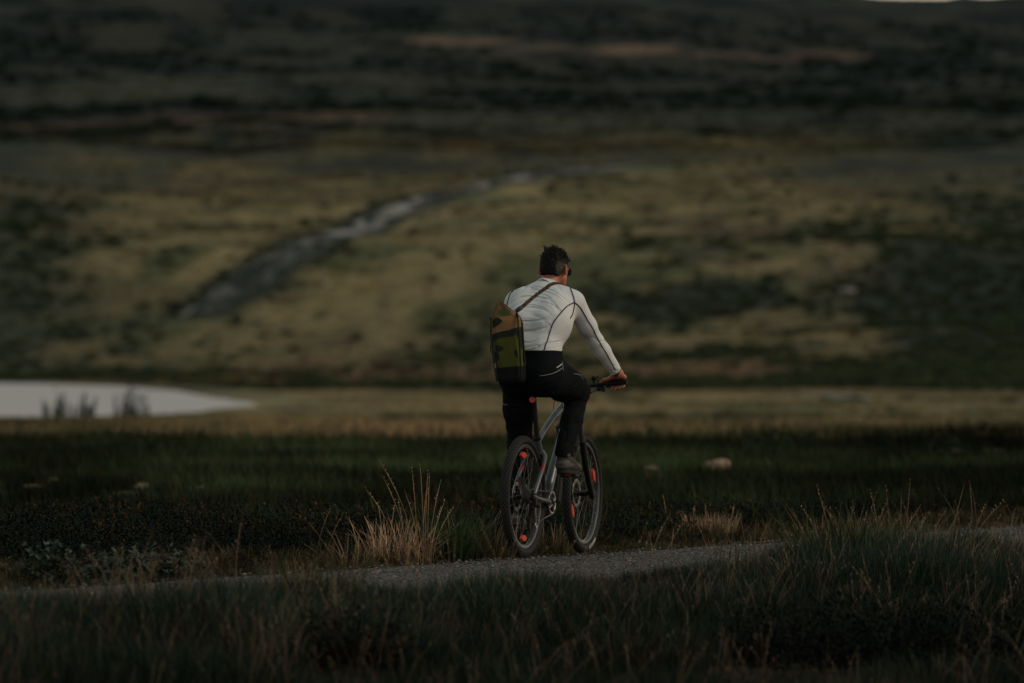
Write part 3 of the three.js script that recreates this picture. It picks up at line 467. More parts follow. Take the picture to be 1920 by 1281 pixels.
function shrub(name, px, py, label, o, s) { const t = plant(name, px, py, label, 'shrub'); part('foliage', shrubGeo(px + py, o), leafMat, t); const b = new Strips(), r = rng(px); for (let i = 0; i < 14; i++) b.blade((r() - 0.5) * o.r, -0.02, (r() - 0.5) * o.r * 0.6, o.h * 0.8, r() * 6.28, 0.4, 0.008, [0.03, 0.024, 0.018], [0.03, 0.024, 0.018], 3); part('stem', b.build(), leafMat, t); if (s) t.scale.set(...s); return t; }
const WIL = { twigs: 170, leaves: 9, r: 0.25, h: 0.24, leaf: 0.034, lw: 0.42, c0: [0.014, 0.022, 0.016], c1: [0.050, 0.074, 0.056], c2: [0.068, 0.085, 0.062], brown: 0.3 };
shrub('willow_shrub', 285, 1091, 'low grey-green willow shrub behind the path at left, right of two alike', WIL, [1.25, 0.8, 0.7]);
shrub('willow_shrub', 130, 1100, 'low grey-green willow shrub behind the path nearest the left border', { ...WIL, c1: [0.036, 0.052, 0.042] }, [1.5, 1.0, 0.7]);
const JUN = { twigs: 620, leaves: 9, r: 0.52, h: 0.42, leaf: 0.032, lw: 0.34, c0: [0.0022, 0.0036, 0.003], c1: [0.0055, 0.0095, 0.006], c2: [0.012, 0.014, 0.008], brown: 0.15 };
shrub('juniper_shrub', 1490, 1262, 'near-black juniper shrub in the lower right foreground, leftmost of three', JUN, [1.0, 0.9, 1.0]);
shrub('juniper_shrub', 1650, 1255, 'near-black juniper shrub in the lower right foreground, tallest and middle of three', JUN, [1.05, 1.05, 1.0]);
shrub('juniper_shrub', 1810, 1268, 'near-black juniper shrub in the lower right foreground, rightmost of three', JUN, [1.0, 0.9, 1.0]);
shrub('crowberry_shrub', 655, 1262, 'dark low shrub with rusty brown top in the foreground left of centre', { ...JUN, r: 0.32, twigs: 320, c2: [0.045, 0.026, 0.014], brown: 0.3 }, [1.1, 0.9, 1]);
{ // willows standing against the lake
  for (const [px, w, h, label] of [[130, 120, 66, 'dark blurred willow bush against the lake, left-hand and broader one'], [248, 84, 68, 'dark blurred willow bush against the lake, right-hand and narrower one']]) {
    const d = 198, x = (px - 960) * d / FOCAL, t = thing('lakeside_willow', label, 'bush'); t.position.set(x, ground(x, d) - 0.05, -d);
    const R = w * d / FOCAL / 2, Hh = h * d / FOCAL, r = rng(px), s = new Strips(), b = new Strips();
    for (let k = 0; k < (w > 100 ? 34 : 24); k++) { const a = r() * 6.283, lean = 0.1 + 0.8 * r(), bx = (r() - 0.5) * R * 1.7, hh = Hh * (0.35 + 0.7 * r()) * (1 - 0.4 * Math.abs(bx) / R);
      b.blade(bx, 0, 0, hh, a, lean * 0.5, 0.016, [0.03, 0.032, 0.027], [0.03, 0.032, 0.027], 4);
      for (let i = 0; i < 50; i++) { const q = 0.1 + 0.9 * r(), e = lean * 0.5 * hh * Math.pow(q, 1.6), m = 0.16 * (1.1 - q); s.leaf(bx + Math.cos(a) * e + (r() - 0.5) * m, hh * q, Math.sin(a) * e + (r() - 0.5) * m, (r() - 0.5) * 0.7, 0.4 + r() * 0.6, (r() - 0.5) * 0.7, 0.085, 0.030, jig([0.022, 0.034, 0.029], r)); } }
    part('foliage', s.build(), leafMat, t); part('stem', b.build(), leafMat, t);
  }
}
// ------------------------------------------------------------------ bicycle (own axes: x right, y up, -z ahead; origin under the rear hub)
const V = (x, y, f) => new THREE.Vector3(x, y, -f);
const BIKE_POS = new THREE.Vector3(0.0675, 0, -43), BIKE_YAW = -18.5 * Math.PI / 180;
function sweep(pts, rad, seg = 12, caps = true) {     // tapered tube through points; rad: number, list or [rx, ry] list
  const curve = new THREE.CatmullRomCurve3(pts, false, 'centripetal'), n = pts.length === 2 ? 1 : Math.max(6, (pts.length - 1) * 6), fr = curve.computeFrenetFrames(n, false), pos = [], idx = [];
  const R = (t) => { if (typeof rad === 'number') return rad; const k = t * (rad.length - 1), i = Math.min(rad.length - 2, Math.floor(k)); return lerp(rad[i], rad[i + 1], k - i); };
  for (let i = 0; i <= n; i++) { const t = i / n, p = pts.length === 2 ? pts[0].clone().lerp(pts[1], t) : curve.getPoint(t), r = R(t); for (let j = 0; j < seg; j++) { const a = j / seg * 6.28318, c = Math.cos(a) * r, s = Math.sin(a) * r; pos.push(p.x + fr.normals[i].x * c + fr.binormals[i].x * s, p.y + fr.normals[i].y * c + fr.binormals[i].y * s, p.z + fr.normals[i].z * c + fr.binormals[i].z * s); } }
  for (let i = 0; i < n; i++) for (let j = 0; j < seg; j++) { const a = i * seg + j, b = i * seg + (j + 1) % seg; idx.push(a, b, b + seg, a, b + seg, a + seg); }
  if (caps) { const c0 = pos.length / 3; pos.push(...pts[0].toArray(), ...pts[pts.length - 1].toArray()); for (let j = 0; j < seg; j++) { idx.push(c0, (j + 1) % seg, j, c0 + 1, n * seg + j, n * seg + (j + 1) % seg); } }
  const g = new THREE.BufferGeometry(); g.setAttribute('position', new THREE.Float32BufferAttribute(pos, 3)); g.setIndex(idx); g.computeVertexNormals(); return g;
}
const bare = (g) => { const k = g.index ? g.toNonIndexed() : g; for (const n of Object.keys(k.attributes)) if (n !== 'position' && n !== 'normal') k.deleteAttribute(n); return k; };
const join = (list) => mergeGeometries(list.map(bare));
const box = (w, h, d, at, r = 0.003, rot = [0, 0, 0]) => { const g = new RoundedBoxGeometry(w, h, d, 2, Math.min(r, w / 2.1, h / 2.1, d / 2.1)); g.rotateX(rot[0]); g.rotateY(rot[1]); g.rotateZ(rot[2]); g.translate(at.x, at.y, at.z); return g; };
const disc = (r, w, at, seg = 32) => { const g = new THREE.CylinderGeometry(r, r, w, seg); g.rotateZ(Math.PI / 2); g.translate(at.x, at.y, at.z); return g; };
const ring = (profile, seg = 96) => { const g = new THREE.LatheGeometry(profile.map(([r, x]) => new THREE.Vector2(r, x)), seg); g.rotateZ(-Math.PI / 2); return g; };   // profile of (radius, offset to the right)
const BLACK = mat([0.006, 0.0065, 0.007], 0.5, 0, { specularIntensity: 0.5 }), RUBBER = mat([0.012, 0.013, 0.014], 0.7, 0, { specularIntensity: 0.35 }), RUBBER2 = mat([0.030, 0.032, 0.033], 0.8), RIM = mat([0.05, 0.051, 0.053], 0.35, 0.2), STEEL = mat([0.32, 0.32, 0.32], 0.35, 1), DARKSTEEL = mat([0.10, 0.10, 0.10], 0.4, 0.9), REFL = mat([0.52, 0.046, 0.02], 0.35), REDPAINT = mat([0.26, 0.014, 0.017], 0.4);
const PAINT = new THREE.MeshPhysicalMaterial({ color: lin(0.062, 0.076, 0.087), roughness: 0.38, metalness: 0.15, clearcoat: 0.25, clearcoatRoughness: 0.3 });
const PAINT3 = mat([0.06, 0.06, 0.06], 0.45);
const PAINT2 = new THREE.MeshPhysicalMaterial({ color: lin(0.085, 0.090, 0.096), roughness: 0.35, metalness: 0.1, clearcoat: 0.25, clearcoatRoughness: 0.3 });
const bike = thing('bicycle', 'grey-blue hardtail mountain bike with black tyres ridden along the gravel path', 'bicycle');
bike.position.copy(BIKE_POS); bike.rotation.y = BIKE_YAW;
const WR = 0.370, HUB_R = V(0, WR, 0), HUB_F = V(0, WR, 1.17), BB = V(0, 0.325, 0.42);
const font = await new FontLoader().loadAsync('fonts/droid/droid_sans_bold.typeface.json');
function makeWheel(rear) {
  const w = new THREE.Group(); w.name = 'wheel'; bike.add(w); w.position.copy(rear ? HUB_R : HUB_F); if (!rear) w.rotation.y = 0.02;
  const prof = []; for (let i = 0; i <= 22; i++) { const a = (i / 22 - 0.5) * 2 * 2.45; prof.push([0.3405 + 0.0262 * Math.cos(a), 0.0272 * Math.sin(a)]); }
  part('tyre', ring(prof, 120), RUBBER, w);
  const kn = [], N = rear ? 78 : 74;
  for (let k = 0; k < N; k++) for (const [off, ang, sx, sl] of [[-0.5, 0, 0.009, 0.014], [0.5, 0.5, 0.009, 0.014], [-1.5, 0.5, 0.008, 0.013], [1.5, 0, 0.008, 0.013], [-2.5, 0, 0.0085, 0.017], [2.5, 0.5, 0.0085, 0.017]]) {
    const a = (k + ang) / N * 6.28318, b = off * 0.40, r = 0.3405 + 0.0272 * Math.cos(b), x = 0.0272 * Math.sin(b), g = new THREE.BoxGeometry(sx, 0.0062, sl);
    g.rotateZ(-b); g.translate(x, r, 0); g.rotateX(a); kn.push(g);
  }
  const tr = part('tread', join(kn), RUBBER2, w); tr.userData.kind = 'stuff';
  part('rim', ring([[0.297, -0.012], [0.300, -0.0155], [0.316, -0.0165], [0.320, -0.0145], [0.320, 0.0145], [0.316, 0.0165], [0.300, 0.0155], [0.297, 0.012], [0.293, 0], [0.297, -0.012]], 96), RIM, w);
  part('hub', join([disc(0.017, 0.075, V(0, 0, 0), 20), disc(0.029, 0.004, V(0.031, 0, 0), 24), disc(0.029, 0.004, V(-0.031, 0, 0), 24), disc(0.010, 0.12, V(0, 0, 0), 14)]), BLACK, w);
  const sp = (i) => { const s = i % 2 ? 1 : -1, a = i / 28 * 6.283, a2 = a + (i % 4 < 2 ? 0.75 : -0.75); return sweep([new THREE.Vector3(s * 0.031, Math.cos(a2) * 0.027, Math.sin(a2) * 0.027), new THREE.Vector3(s * 0.003, Math.cos(a) * 0.296, Math.sin(a) * 0.296)], 0.0013, 5, false); };
  for (let i = 0; i < 28; i++) part('spoke', sp(i), DARKSTEEL, w);
  const nip = []; for (let i = 0; i < 28; i++) { const a = i / 28 * 6.283; nip.push(new THREE.SphereGeometry(0.0032, 6, 5).translate((i % 2 ? 1 : -1) * 0.003, Math.cos(a) * 0.2915, Math.sin(a) * 0.2915)); }
  part('nipples', join(nip), STEEL, w).userData.kind = 'stuff';
  part('brake_disc', ring([[0.066, -0.0395], [0.090, -0.0395], [0.090, -0.0375], [0.066, -0.0375], [0.066, -0.0395]], 48), STEEL, w);
  for (const a of rear ? [0.0, Math.PI] : [-1.13, 2.0]) {
    const sh = new THREE.Shape(), q = 0.046; sh.moveTo(-q, 0); sh.quadraticCurveTo(-q * 0.5, 0.017, 0, 0.017); sh.quadraticCurveTo(q * 0.5, 0.017, q, 0); sh.quadraticCurveTo(q * 0.5, -0.017, 0, -0.017); sh.quadraticCurveTo(-q * 0.5, -0.017, -q, 0);
    const g = new THREE.ExtrudeGeometry(sh, { depth: 0.012, bevelEnabled: true, bevelSize: 0.002, bevelThickness: 0.003, bevelSegments: 2, curveSegments: 10 }); g.translate(0, 0, -0.006); g.rotateY(Math.PI / 2); g.translate(0, 0.252, 0); g.rotateX(a);
    part('reflector', g, REFL, w);
  }
  if (rear) {
    const cs = []; for (let k = 0; k < 10; k++) { const r = 0.078 - k * 0.0062; cs.push(disc(r, 0.0022, V(0.016 + k * 0.0040, 0, 0), 36)); } cs.push(disc(0.020, 0.045, V(0.034, 0, 0), 20));
    part('cassette', join(cs), DARKSTEEL, w);
  } else {
    const ls = []; [...'MAXXIS'].forEach((ch, i) => { const g = new TextGeometry(ch, { font, size: 0.024, depth: 0.0015, curveSegments: 3 }); g.computeBoundingBox(); g.translate(-(g.boundingBox.max.x + g.boundingBox.min.x) / 2, -0.012, 0); g.scale(0.95, 1, 1); g.rotateX(-0.12); g.rotateY(Math.PI / 2); g.translate(0.0272, 0.3400, 0); const a = -Math.PI + 0.36 + (2.5 - i) * 0.070; g.rotateX(a + (0)); ls.push(g); });
    part('tyre_lettering', join(ls), mat([0.62, 0.61, 0.57], 0.7), w);
  }
  return w;
}
makeWheel(true); makeWheel(false);
{
  const HT0 = V(0, 0.835, 0.885), HT1 = V(0, 0.955, 0.838), ST = V(0, 0.715, 0.275), KINK = V(0, 0.625, 0.325);
  part('seat_tube', join([sweep([V(0, 0.725, 0.270), ST, KINK.clone(), V(0, 0.47, 0.375), BB], [0.0175, 0.0185, 0.022, 0.019, 0.020], 16), sweep([V(-0.028, 0.632, 0.312), V(0.028, 0.632, 0.312)], 0.018, 12)]), PAINT, bike);
  const tt = part('top_tube', sweep([V(0, 0.70, 0.285), V(0, 0.755, 0.38), V(0, 0.86, 0.62), V(0, 0.935, 0.835)], [0.016, 0.0185, 0.021, 0.023], 16), PAINT2, bike);
  part('decal', sweep([V(0, 0.845, 0.585), V(0, 0.895, 0.715)], 0.0225, 16, false), PAINT, tt);
  part('down_tube', sweep([BB.clone().add(V(0, 0.01, 0.012)), V(0, 0.52, 0.575), V(0, 0.70, 0.735), V(0, 0.865, 0.875)], [0.031, 0.030, 0.028, 0.025], 18), PAINT, bike);
  for (const [y, f] of [[0.50, 0.527], [0.575, 0.594]]) part('bottle_bolt', new THREE.SphereGeometry(0.0055, 10, 8).translate(0.024, y + 0.018, -(f - 0.01)), STEEL, bike);
  part('head_tube', sweep([HT0, HT1], [0.028, 0.026], 20), PAINT, bike);
  for (const s of [1, -1]) {
    const st = part('seat_stay', sweep([V(s * 0.022, 0.634, 0.306), V(s * 0.050, 0.612, 0.262), V(s * 0.066, 0.56, 0.20), V(s * 0.070, 0.46, 0.085), V(s * 0.069, 0.385, 0.012)], [0.017, 0.0155, 0.0125, 0.0115, 0.011], 12), s > 0 ? PAINT2 : PAINT2, bike);
    part('decal', sweep([V(s * 0.0668, 0.548, 0.186), V(s * 0.0676, 0.523, 0.157)], 0.0137, 14, false), REDPAINT, st);
    part('chain_stay', sweep([V(s * 0.030, 0.325, 0.395), V(s * 0.058, 0.332, 0.33), V(s * 0.068, 0.355, 0.10), V(s * 0.069, 0.372, 0.0)], [0.017, 0.0155, 0.013, 0.012], 12), PAINT3, bike);
    part('dropout', box(0.008, 0.055, 0.045, V(s * 0.069, 0.372, 0.004), 0.003), BLACK, bike);
  }
  part('brake_caliper', join([box(0.028, 0.045, 0.035, V(-0.048, 0.445, 0.055), 0.006), box(0.018, 0.028, 0.028, V(-0.045, 0.478, 0.075), 0.005)]), BLACK, bike);
  part('seat_clamp', join([sweep([V(0, 0.712, 0.277), V(0, 0.733, 0.269)], 0.022, 18), box(0.034, 0.014, 0.014, V(0.012, 0.722, 0.252), 0.004)]), BLACK, bike);
  part('seat_post', sweep([V(0, 0.72, 0.274), V(0, 0.985, 0.20)], 0.0155, 16), mat([0.009, 0.010, 0.011], 0.45, 0, { specularIntensity: 0.6 }), bike);
  // saddle: lofted from the wide rear to the nose
  const pos = [], idx = [], NS = 24, SEC = 16;
  for (let i = 0; i <= NS; i++) { const t = i / NS, f = 0.055 + 0.27 * t, w = lerp(0.075, 0.021, sstep(0.12, 0.72, t)) * Math.sqrt(clamp(t * 14 + 0.12)) * Math.sqrt(clamp((1 - t) * 10 + 0.1)), y = 1.022 + 0.012 * (1 - t) ** 2 - 0.006 * t, th = lerp(0.028, 0.020, t); for (let j = 0; j < SEC; j++) { const a = j / SEC * 6.283, c = Math.cos(a), s = Math.sin(a); pos.push(w * Math.sign(c) * Math.abs(c) ** 0.7, y + th * (s > 0 ? 0.55 : 1) * s, -f); } }
  for (let i = 0; i < NS; i++) for (let j = 0; j < SEC; j++) { const a = i * SEC + j, b = i * SEC + (j + 1) % SEC; idx.push(a, b + SEC, b, a, a + SEC, b + SEC); }
  const sg = new THREE.BufferGeometry(); sg.setAttribute('position', new THREE.Float32BufferAttribute(pos, 3)); sg.setIndex(idx); sg.computeVertexNormals();
  const sad = part('saddle', sg, BLACK, bike);
  part('rails', join([-1, 1].map((s) => sweep([V(s * 0.03, 1.005, 0.085), V(s * 0.024, 0.985, 0.13), V(s * 0.022, 0.985, 0.24), V(s * 0.010, 1.008, 0.30)], 0.004, 8))), DARKSTEEL, sad);
  const rl = part('rear_light', join([disc(0.019, 0.022, V(0, 0, 0), 24).rotateY(Math.PI / 2).translate(0.004, 0.958, -0.172)]), REFL, bike); part('bracket', box(0.012, 0.016, 0.03, V(0.003, 0.958, 0.192), 0.003), BLACK, rl);
  // fork
  const fk = part('fork', join([sweep([V(-0.075, 0.775, 0.912), V(-0.03, 0.805, 0.898), V(0.03, 0.805, 0.898), V(0.075, 0.775, 0.912)], [0.024, 0.026, 0.026, 0.024], 14), sweep([V(0, 0.80, 0.898), HT1.clone().add(V(0, 0.02, -0.008))], 0.016, 14)]), BLACK, bike);
  for (const s of [1, -1]) {
    part('stanchion', sweep([V(s * 0.072, 0.795, 0.905), V(s * 0.072, 0.655, 0.962)], 0.0168, 16), mat([0.07, 0.072, 0.075], 0.25, 0.4), fk);
    part('fork_leg', join([sweep([V(s * 0.072, 0.695, 0.946), V(s * 0.072, 0.68, 0.952), V(s * 0.073, 0.52, 1.02), V(s * 0.068, 0.345, 1.155)], [0.0215, 0.0205, 0.019, 0.017], 16), box(0.026, 0.05, 0.045, V(s * 0.064, 0.365, 1.16), 0.008)]), BLACK, fk);
  }
  part('arch', sweep([V(-0.074, 0.685, 0.955), V(-0.055, 0.752, 0.955), V(0, 0.770, 0.958), V(0.055, 0.752, 0.955), V(0.074, 0.685, 0.955)], 0.011, 10), BLACK, fk);
  part('fork_caliper', box(0.03, 0.075, 0.03, V(-0.058, 0.43, 1.085), 0.006, [0.4, 0, 0]), BLACK, fk);
  // cockpit
  part('stem', join([sweep([V(0, 0.965, 0.833), V(0, 1.005, 0.818)], 0.022, 18), sweep([V(0, 0.99, 0.822), V(0, 1.022, 0.872)], [0.021, 0.019], 14), sweep([V(-0.024, 1.024, 0.874), V(0.024, 1.024, 0.874)], 0.0225, 16)]), BLACK, bike);
  const bar = part('handlebar', sweep([V(-0.405, 1.064, 0.795), V(-0.25, 1.052, 0.825), V(-0.12, 1.036, 0.855), V(-0.04, 1.025, 0.875), V(0.04, 1.025, 0.875), V(0.12, 1.036, 0.855), V(0.25, 1.052, 0.825), V(0.405, 1.064, 0.795)], [0.011, 0.011, 0.0125, 0.0158, 0.0125, 0.011, 0.011], 14), BLACK, bike);
  for (const s of [1, -1]) {
    part('grip', join([sweep([V(s * 0.405, 1.064, 0.795), V(s * 0.275, 1.054, 0.820)], 0.0162, 18), disc(0.0185, 0.010, V(s * 0.404, 1.064, 0.7955), 20), disc(0.0185, 0.008, V(s * 0.276, 1.054, 0.820), 20)]), RUBBER, bar);
    part('brake_lever', join([box(0.045, 0.022, 0.03, V(s * 0.225, 1.045, 0.842), 0.006), sweep([V(s * 0.225, 1.043, 0.865), V(s * 0.255, 1.036, 0.885), V(s * 0.31, 1.028, 0.880), V(s * 0.345, 1.027, 0.868)], [0.008, 0.006, 0.0055, 0.006], 10)]), BLACK, bar);
    part('shifter', join([box(0.05, 0.030, 0.034, V(s * 0.232, 1.022, 0.825), 0.009), sweep([V(s * 0.235, 1.018, 0.812), V(s * 0.262, 1.008, 0.795)], [0.008, 0.007], 8)]), BLACK, bar);
  }
  part('bell', join([sweep([V(0.178, 1.045, 0.842), V(0.180, 1.078, 0.836)], 0.006, 10), new THREE.SphereGeometry(0.0185, 18, 14).scale(1, 0.85, 1).translate(0.182, 1.088, -0.834), sweep([V(0.19, 1.09, 0.83), V(0.218, 1.097, 0.826)], [0.005, 0.004], 8)]), BLACK, bar);
  part('cable', join([sweep([V(-0.21, 1.03, 0.85), V(-0.10, 0.975, 0.93), V(0.0, 0.92, 0.93), V(0.035, 0.86, 0.88), V(0.025, 0.79, 0.81)], 0.0026, 6), sweep([V(0.21, 1.03, 0.85), V(0.12, 0.985, 0.93), V(0.02, 0.93, 0.935), V(-0.04, 0.86, 0.88), V(-0.025, 0.79, 0.81)], 0.0026, 6), sweep([V(0.215, 1.018, 0.84), V(0.1, 0.99, 0.90), V(-0.03, 0.99, 0.86), V(-0.06, 0.93, 0.78), V(-0.03, 0.86, 0.72)], 0.0026, 6), sweep([V(-0.215, 1.02, 0.84), V(-0.08, 1.0, 0.86), V(0.0, 0.985, 0.74), V(0.012, 0.95, 0.70), V(0.022, 0.90, 0.715)], 0.0024, 6)]), BLACK, bike);
  // drive train: right crank up, left crank down
  const ck = part('crankset', join([disc(0.022, 0.07, V(0, 0.325, 0.42), 24), sweep([V(0.085, 0.325, 0.42), V(0.098, 0.41, 0.421), V(0.100, 0.497, 0.422)], [0.017, 0.013, 0.012], 12), sweep([V(-0.085, 0.325, 0.42), V(-0.098, 0.24, 0.419), V(-0.100, 0.153, 0.418)], [0.017, 0.013, 0.012], 12)]), mat([0.03, 0.03, 0.031], 0.35, 0.3), bike);
  const chR = ring([[0.058, 0.045], [0.072, 0.045], [0.072, 0.049], [0.058, 0.049], [0.058, 0.045]], 48).translate(0, 0.325, -0.42);
  part('chainring', join([chR, ...[0, 1, 2, 3].map((i) => { const a = i * 1.5708 + 0.5; return sweep([new THREE.Vector3(0.05, 0.325 + Math.cos(a) * 0.018, -0.42 + Math.sin(a) * 0.018), new THREE.Vector3(0.047, 0.325 + Math.cos(a) * 0.062, -0.42 + Math.sin(a) * 0.062)], 0.006, 8); })]), STEEL, ck);
  for (const [s, y, f] of [[1, 0.497, 0.422], [-1, 0.153, 0.418]]) {
    const pd = part('pedal', join([box(0.092, 0.022, 0.022, V(s * 0.165, y, f + 0.038), 0.006), box(0.092, 0.022, 0.022, V(s * 0.165, y, f - 0.038), 0.006), box(0.014, 0.024, 0.09, V(s * 0.125, y, f), 0.005), box(0.014, 0.024, 0.09, V(s * 0.206, y, f), 0.005), disc(0.011, 0.10, V(s * 0.155, y, f), 14)]), BLACK, ck);
    part('reflector', join([box(0.040, 0.012, 0.005, V(s * 0.165, y, f - 0.051), 0.002)]), REFL, pd);
  }
  const dr = part('rear_derailleur', join([box(0.016, 0.05, 0.026, V(0.083, 0.335, -0.008), 0.006), box(0.030, 0.022, 0.04, V(0.088, 0.315, 0.02), 0.007), box(0.006, 0.12, 0.022, V(0.066, 0.245, 0.030), 0.006, [-0.15, 0, 0])]), BLACK, bike);
  part('cage', join([sweep([V(0.071, 0.305, 0.018), V(0.071, 0.20, 0.032)], 0.0055, 8), new THREE.TorusGeometry(0.014, 0.004, 8, 18).rotateY(Math.PI / 2).translate(0.071, 0.195, -0.032), disc(0.008, 0.014, V(0.078, 0.315, 0.015), 12), disc(0.006, 0.016, V(0.090, 0.322, 0.022), 12)]), STEEL, dr);
  part('chain', sweep([V(0.047, 0.395, 0.42), V(0.045, 0.398, 0.25), V(0.040, 0.405, 0.0), V(0.040, 0.36, -0.036), V(0.05, 0.31, 0.02), V(0.06, 0.245, 0.036), V(0.066, 0.185, 0.03), V(0.06, 0.182, 0.055), V(0.052, 0.22, 0.18), V(0.047, 0.255, 0.41)], 0.0045, 6), DARKSTEEL, bike);
  part('brake_hose', sweep([V(-0.03, 0.80, 0.80), V(-0.028, 0.60, 0.62), V(-0.03, 0.40, 0.42), V(-0.06, 0.36, 0.22), V(-0.066, 0.40, 0.08)], 0.0025, 6), BLACK, bike);
}
// ------------------------------------------------------------------ rider (same axes as the bicycle, built from distance fields)
const smin = (a, b, k) => { const h = Math.max(k - Math.abs(a - b), 0) / k; return Math.min(a, b) - h * h * k * 0.25; };
const smax = (a, b, k) => -smin(-a, -b, k);
function cap(a, b, ra, rb) { const bx = b.x - a.x, by = b.y - a.y, bz = b.z - a.z, bb = bx * bx + by * by + bz * bz || 1e-9; return (x, y, z) => { const px = x - a.x, py = y - a.y, pz = z - a.z, h = clamp((px * bx + py * by + pz * bz) / bb), dx = px - bx * h, dy = py - by * h, dz = pz - bz * h; return Math.sqrt(dx * dx + dy * dy + dz * dz) - lerp(ra, rb, h); }; }
function ell(c, rx, ry, rz) { const m = Math.min(rx, ry, rz); return (x, y, z) => { const a = (x - c.x) / rx, b = (y - c.y) / ry, d = (z - c.z) / rz, k = Math.sqrt(a * a + b * b + d * d), g = Math.sqrt((a / rx) ** 2 + (b / ry) ** 2 + (d / rz) ** 2); return g < 1e-6 ? -m : k * (k - 1) / g; }; }
const blend = (fs, k) => (x, y, z) => { let d = fs[0](x, y, z); for (let i = 1; i < fs.length; i++) d = smin(d, fs[i](x, y, z), k); return d; };
function surface(f, lo, hi, cell, colour) {           // naive surface nets on a grid, then pulled onto the surface
  const n = [0, 1, 2].map((i) => Math.ceil((hi[i] - lo[i]) / cell) + 1), [nx, ny, nz] = n, F = new Float32Array(nx * ny * nz), id = new Int32Array(nx * ny * nz).fill(-1), pos = [], idx = [];
  for (let k = 0, o = 0; k < nz; k++) for (let j = 0; j < ny; j++) for (let i = 0; i < nx; i++, o++) F[o] = f(lo[0] + i * cell, lo[1] + j * cell, lo[2] + k * cell);
  const at = (i, j, k) => (k * ny + j) * nx + i;
  for (let k = 0; k < nz - 1; k++) for (let j = 0; j < ny - 1; j++) for (let i = 0; i < nx - 1; i++) {
    const o = at(i, j, k), v = [F[o], F[o + 1], F[o + nx], F[o + nx + 1], F[o + nx * ny], F[o + nx * ny + 1], F[o + nx * ny + nx], F[o + nx * ny + nx + 1]]; let m = 0; for (let q = 0; q < 8; q++) if (v[q] < 0) m++;
    if (m === 0 || m === 8) continue;
    let sx = 0, sy = 0, sz = 0, c = 0;
    for (const [a, b] of EDGES) if ((v[a] < 0) !== (v[b] < 0)) { const t = v[a] / (v[a] - v[b]); sx += lerp(a & 1, b & 1, t); sy += lerp((a >> 1) & 1, (b >> 1) & 1, t); sz += lerp(a >> 2, b >> 2, t); c++; }
    id[o] = pos.length / 3; pos.push(lo[0] + (i + sx / c) * cell, lo[1] + (j + sy / c) * cell, lo[2] + (k + sz / c) * cell);
  }
  for (let k = 1; k < nz - 1; k++) for (let j = 1; j < ny - 1; j++) for (let i = 1; i < nx - 1; i++) {
    const o = at(i, j, k), s = F[o] < 0;
    const quad = (a, b, c, d, flip) => { if (a < 0 || b < 0 || c < 0 || d < 0) return; flip ? idx.push(a, c, b, a, d, c) : idx.push(a, b, c, a, c, d); };
    if (s !== F[o + 1] < 0) quad(id[o - nx - nx * ny], id[o - nx * ny], id[o], id[o - nx], !s);
    if (s !== F[o + nx] < 0) quad(id[o - 1 - nx * ny], id[o - nx * ny], id[o], id[o - 1], s);
    if (s !== F[o + nx * ny] < 0) quad(id[o - 1 - nx], id[o - nx], id[o], id[o - 1], !s);
  }
  const nor = new Float32Array(pos.length), e = cell * 0.35, col = colour ? new Float32Array(pos.length) : null;
  for (let q = 0; q < pos.length; q += 3) {
    let gx, gy, gz;
    for (let it = 0; it < 2; it++) {
      const [x, y, z] = [pos[q], pos[q + 1], pos[q + 2]]; gx = f(x + e, y, z) - f(x - e, y, z); gy = f(x, y + e, z) - f(x, y - e, z); gz = f(x, y, z + e) - f(x, y, z - e);
      const g = Math.hypot(gx, gy, gz) || 1; gx /= g; gy /= g; gz /= g; if (it === 0) { const d = clamp(f(x, y, z) / (g / (2 * e)), -cell * 0.6, cell * 0.6); pos[q] -= gx * d; pos[q + 1] -= gy * d; pos[q + 2] -= gz * d; }
    }
    nor.set([gx, gy, gz], q); if (col) col.set(colour(pos[q], pos[q + 1], pos[q + 2], gx, gy, gz), q);
  }
  const g = new THREE.BufferGeometry(); g.setAttribute('position', new THREE.Float32BufferAttribute(pos, 3)); g.setAttribute('normal', new THREE.BufferAttribute(nor, 3)); if (col) g.setAttribute('color', new THREE.BufferAttribute(col, 3)); g.setIndex(idx); return g;
}
const EDGES = [[0, 1], [2, 3], [4, 5], [6, 7], [0, 2], [1, 3], [4, 6], [5, 7], [0, 4], [1, 5], [2, 6], [3, 7]];
const person = thing('person', 'dark-haired cyclist in white long-sleeved shirt and black trousers, riding away on the bicycle', 'person');
person.position.copy(BIKE_POS); person.rotation.y = BIKE_YAW;
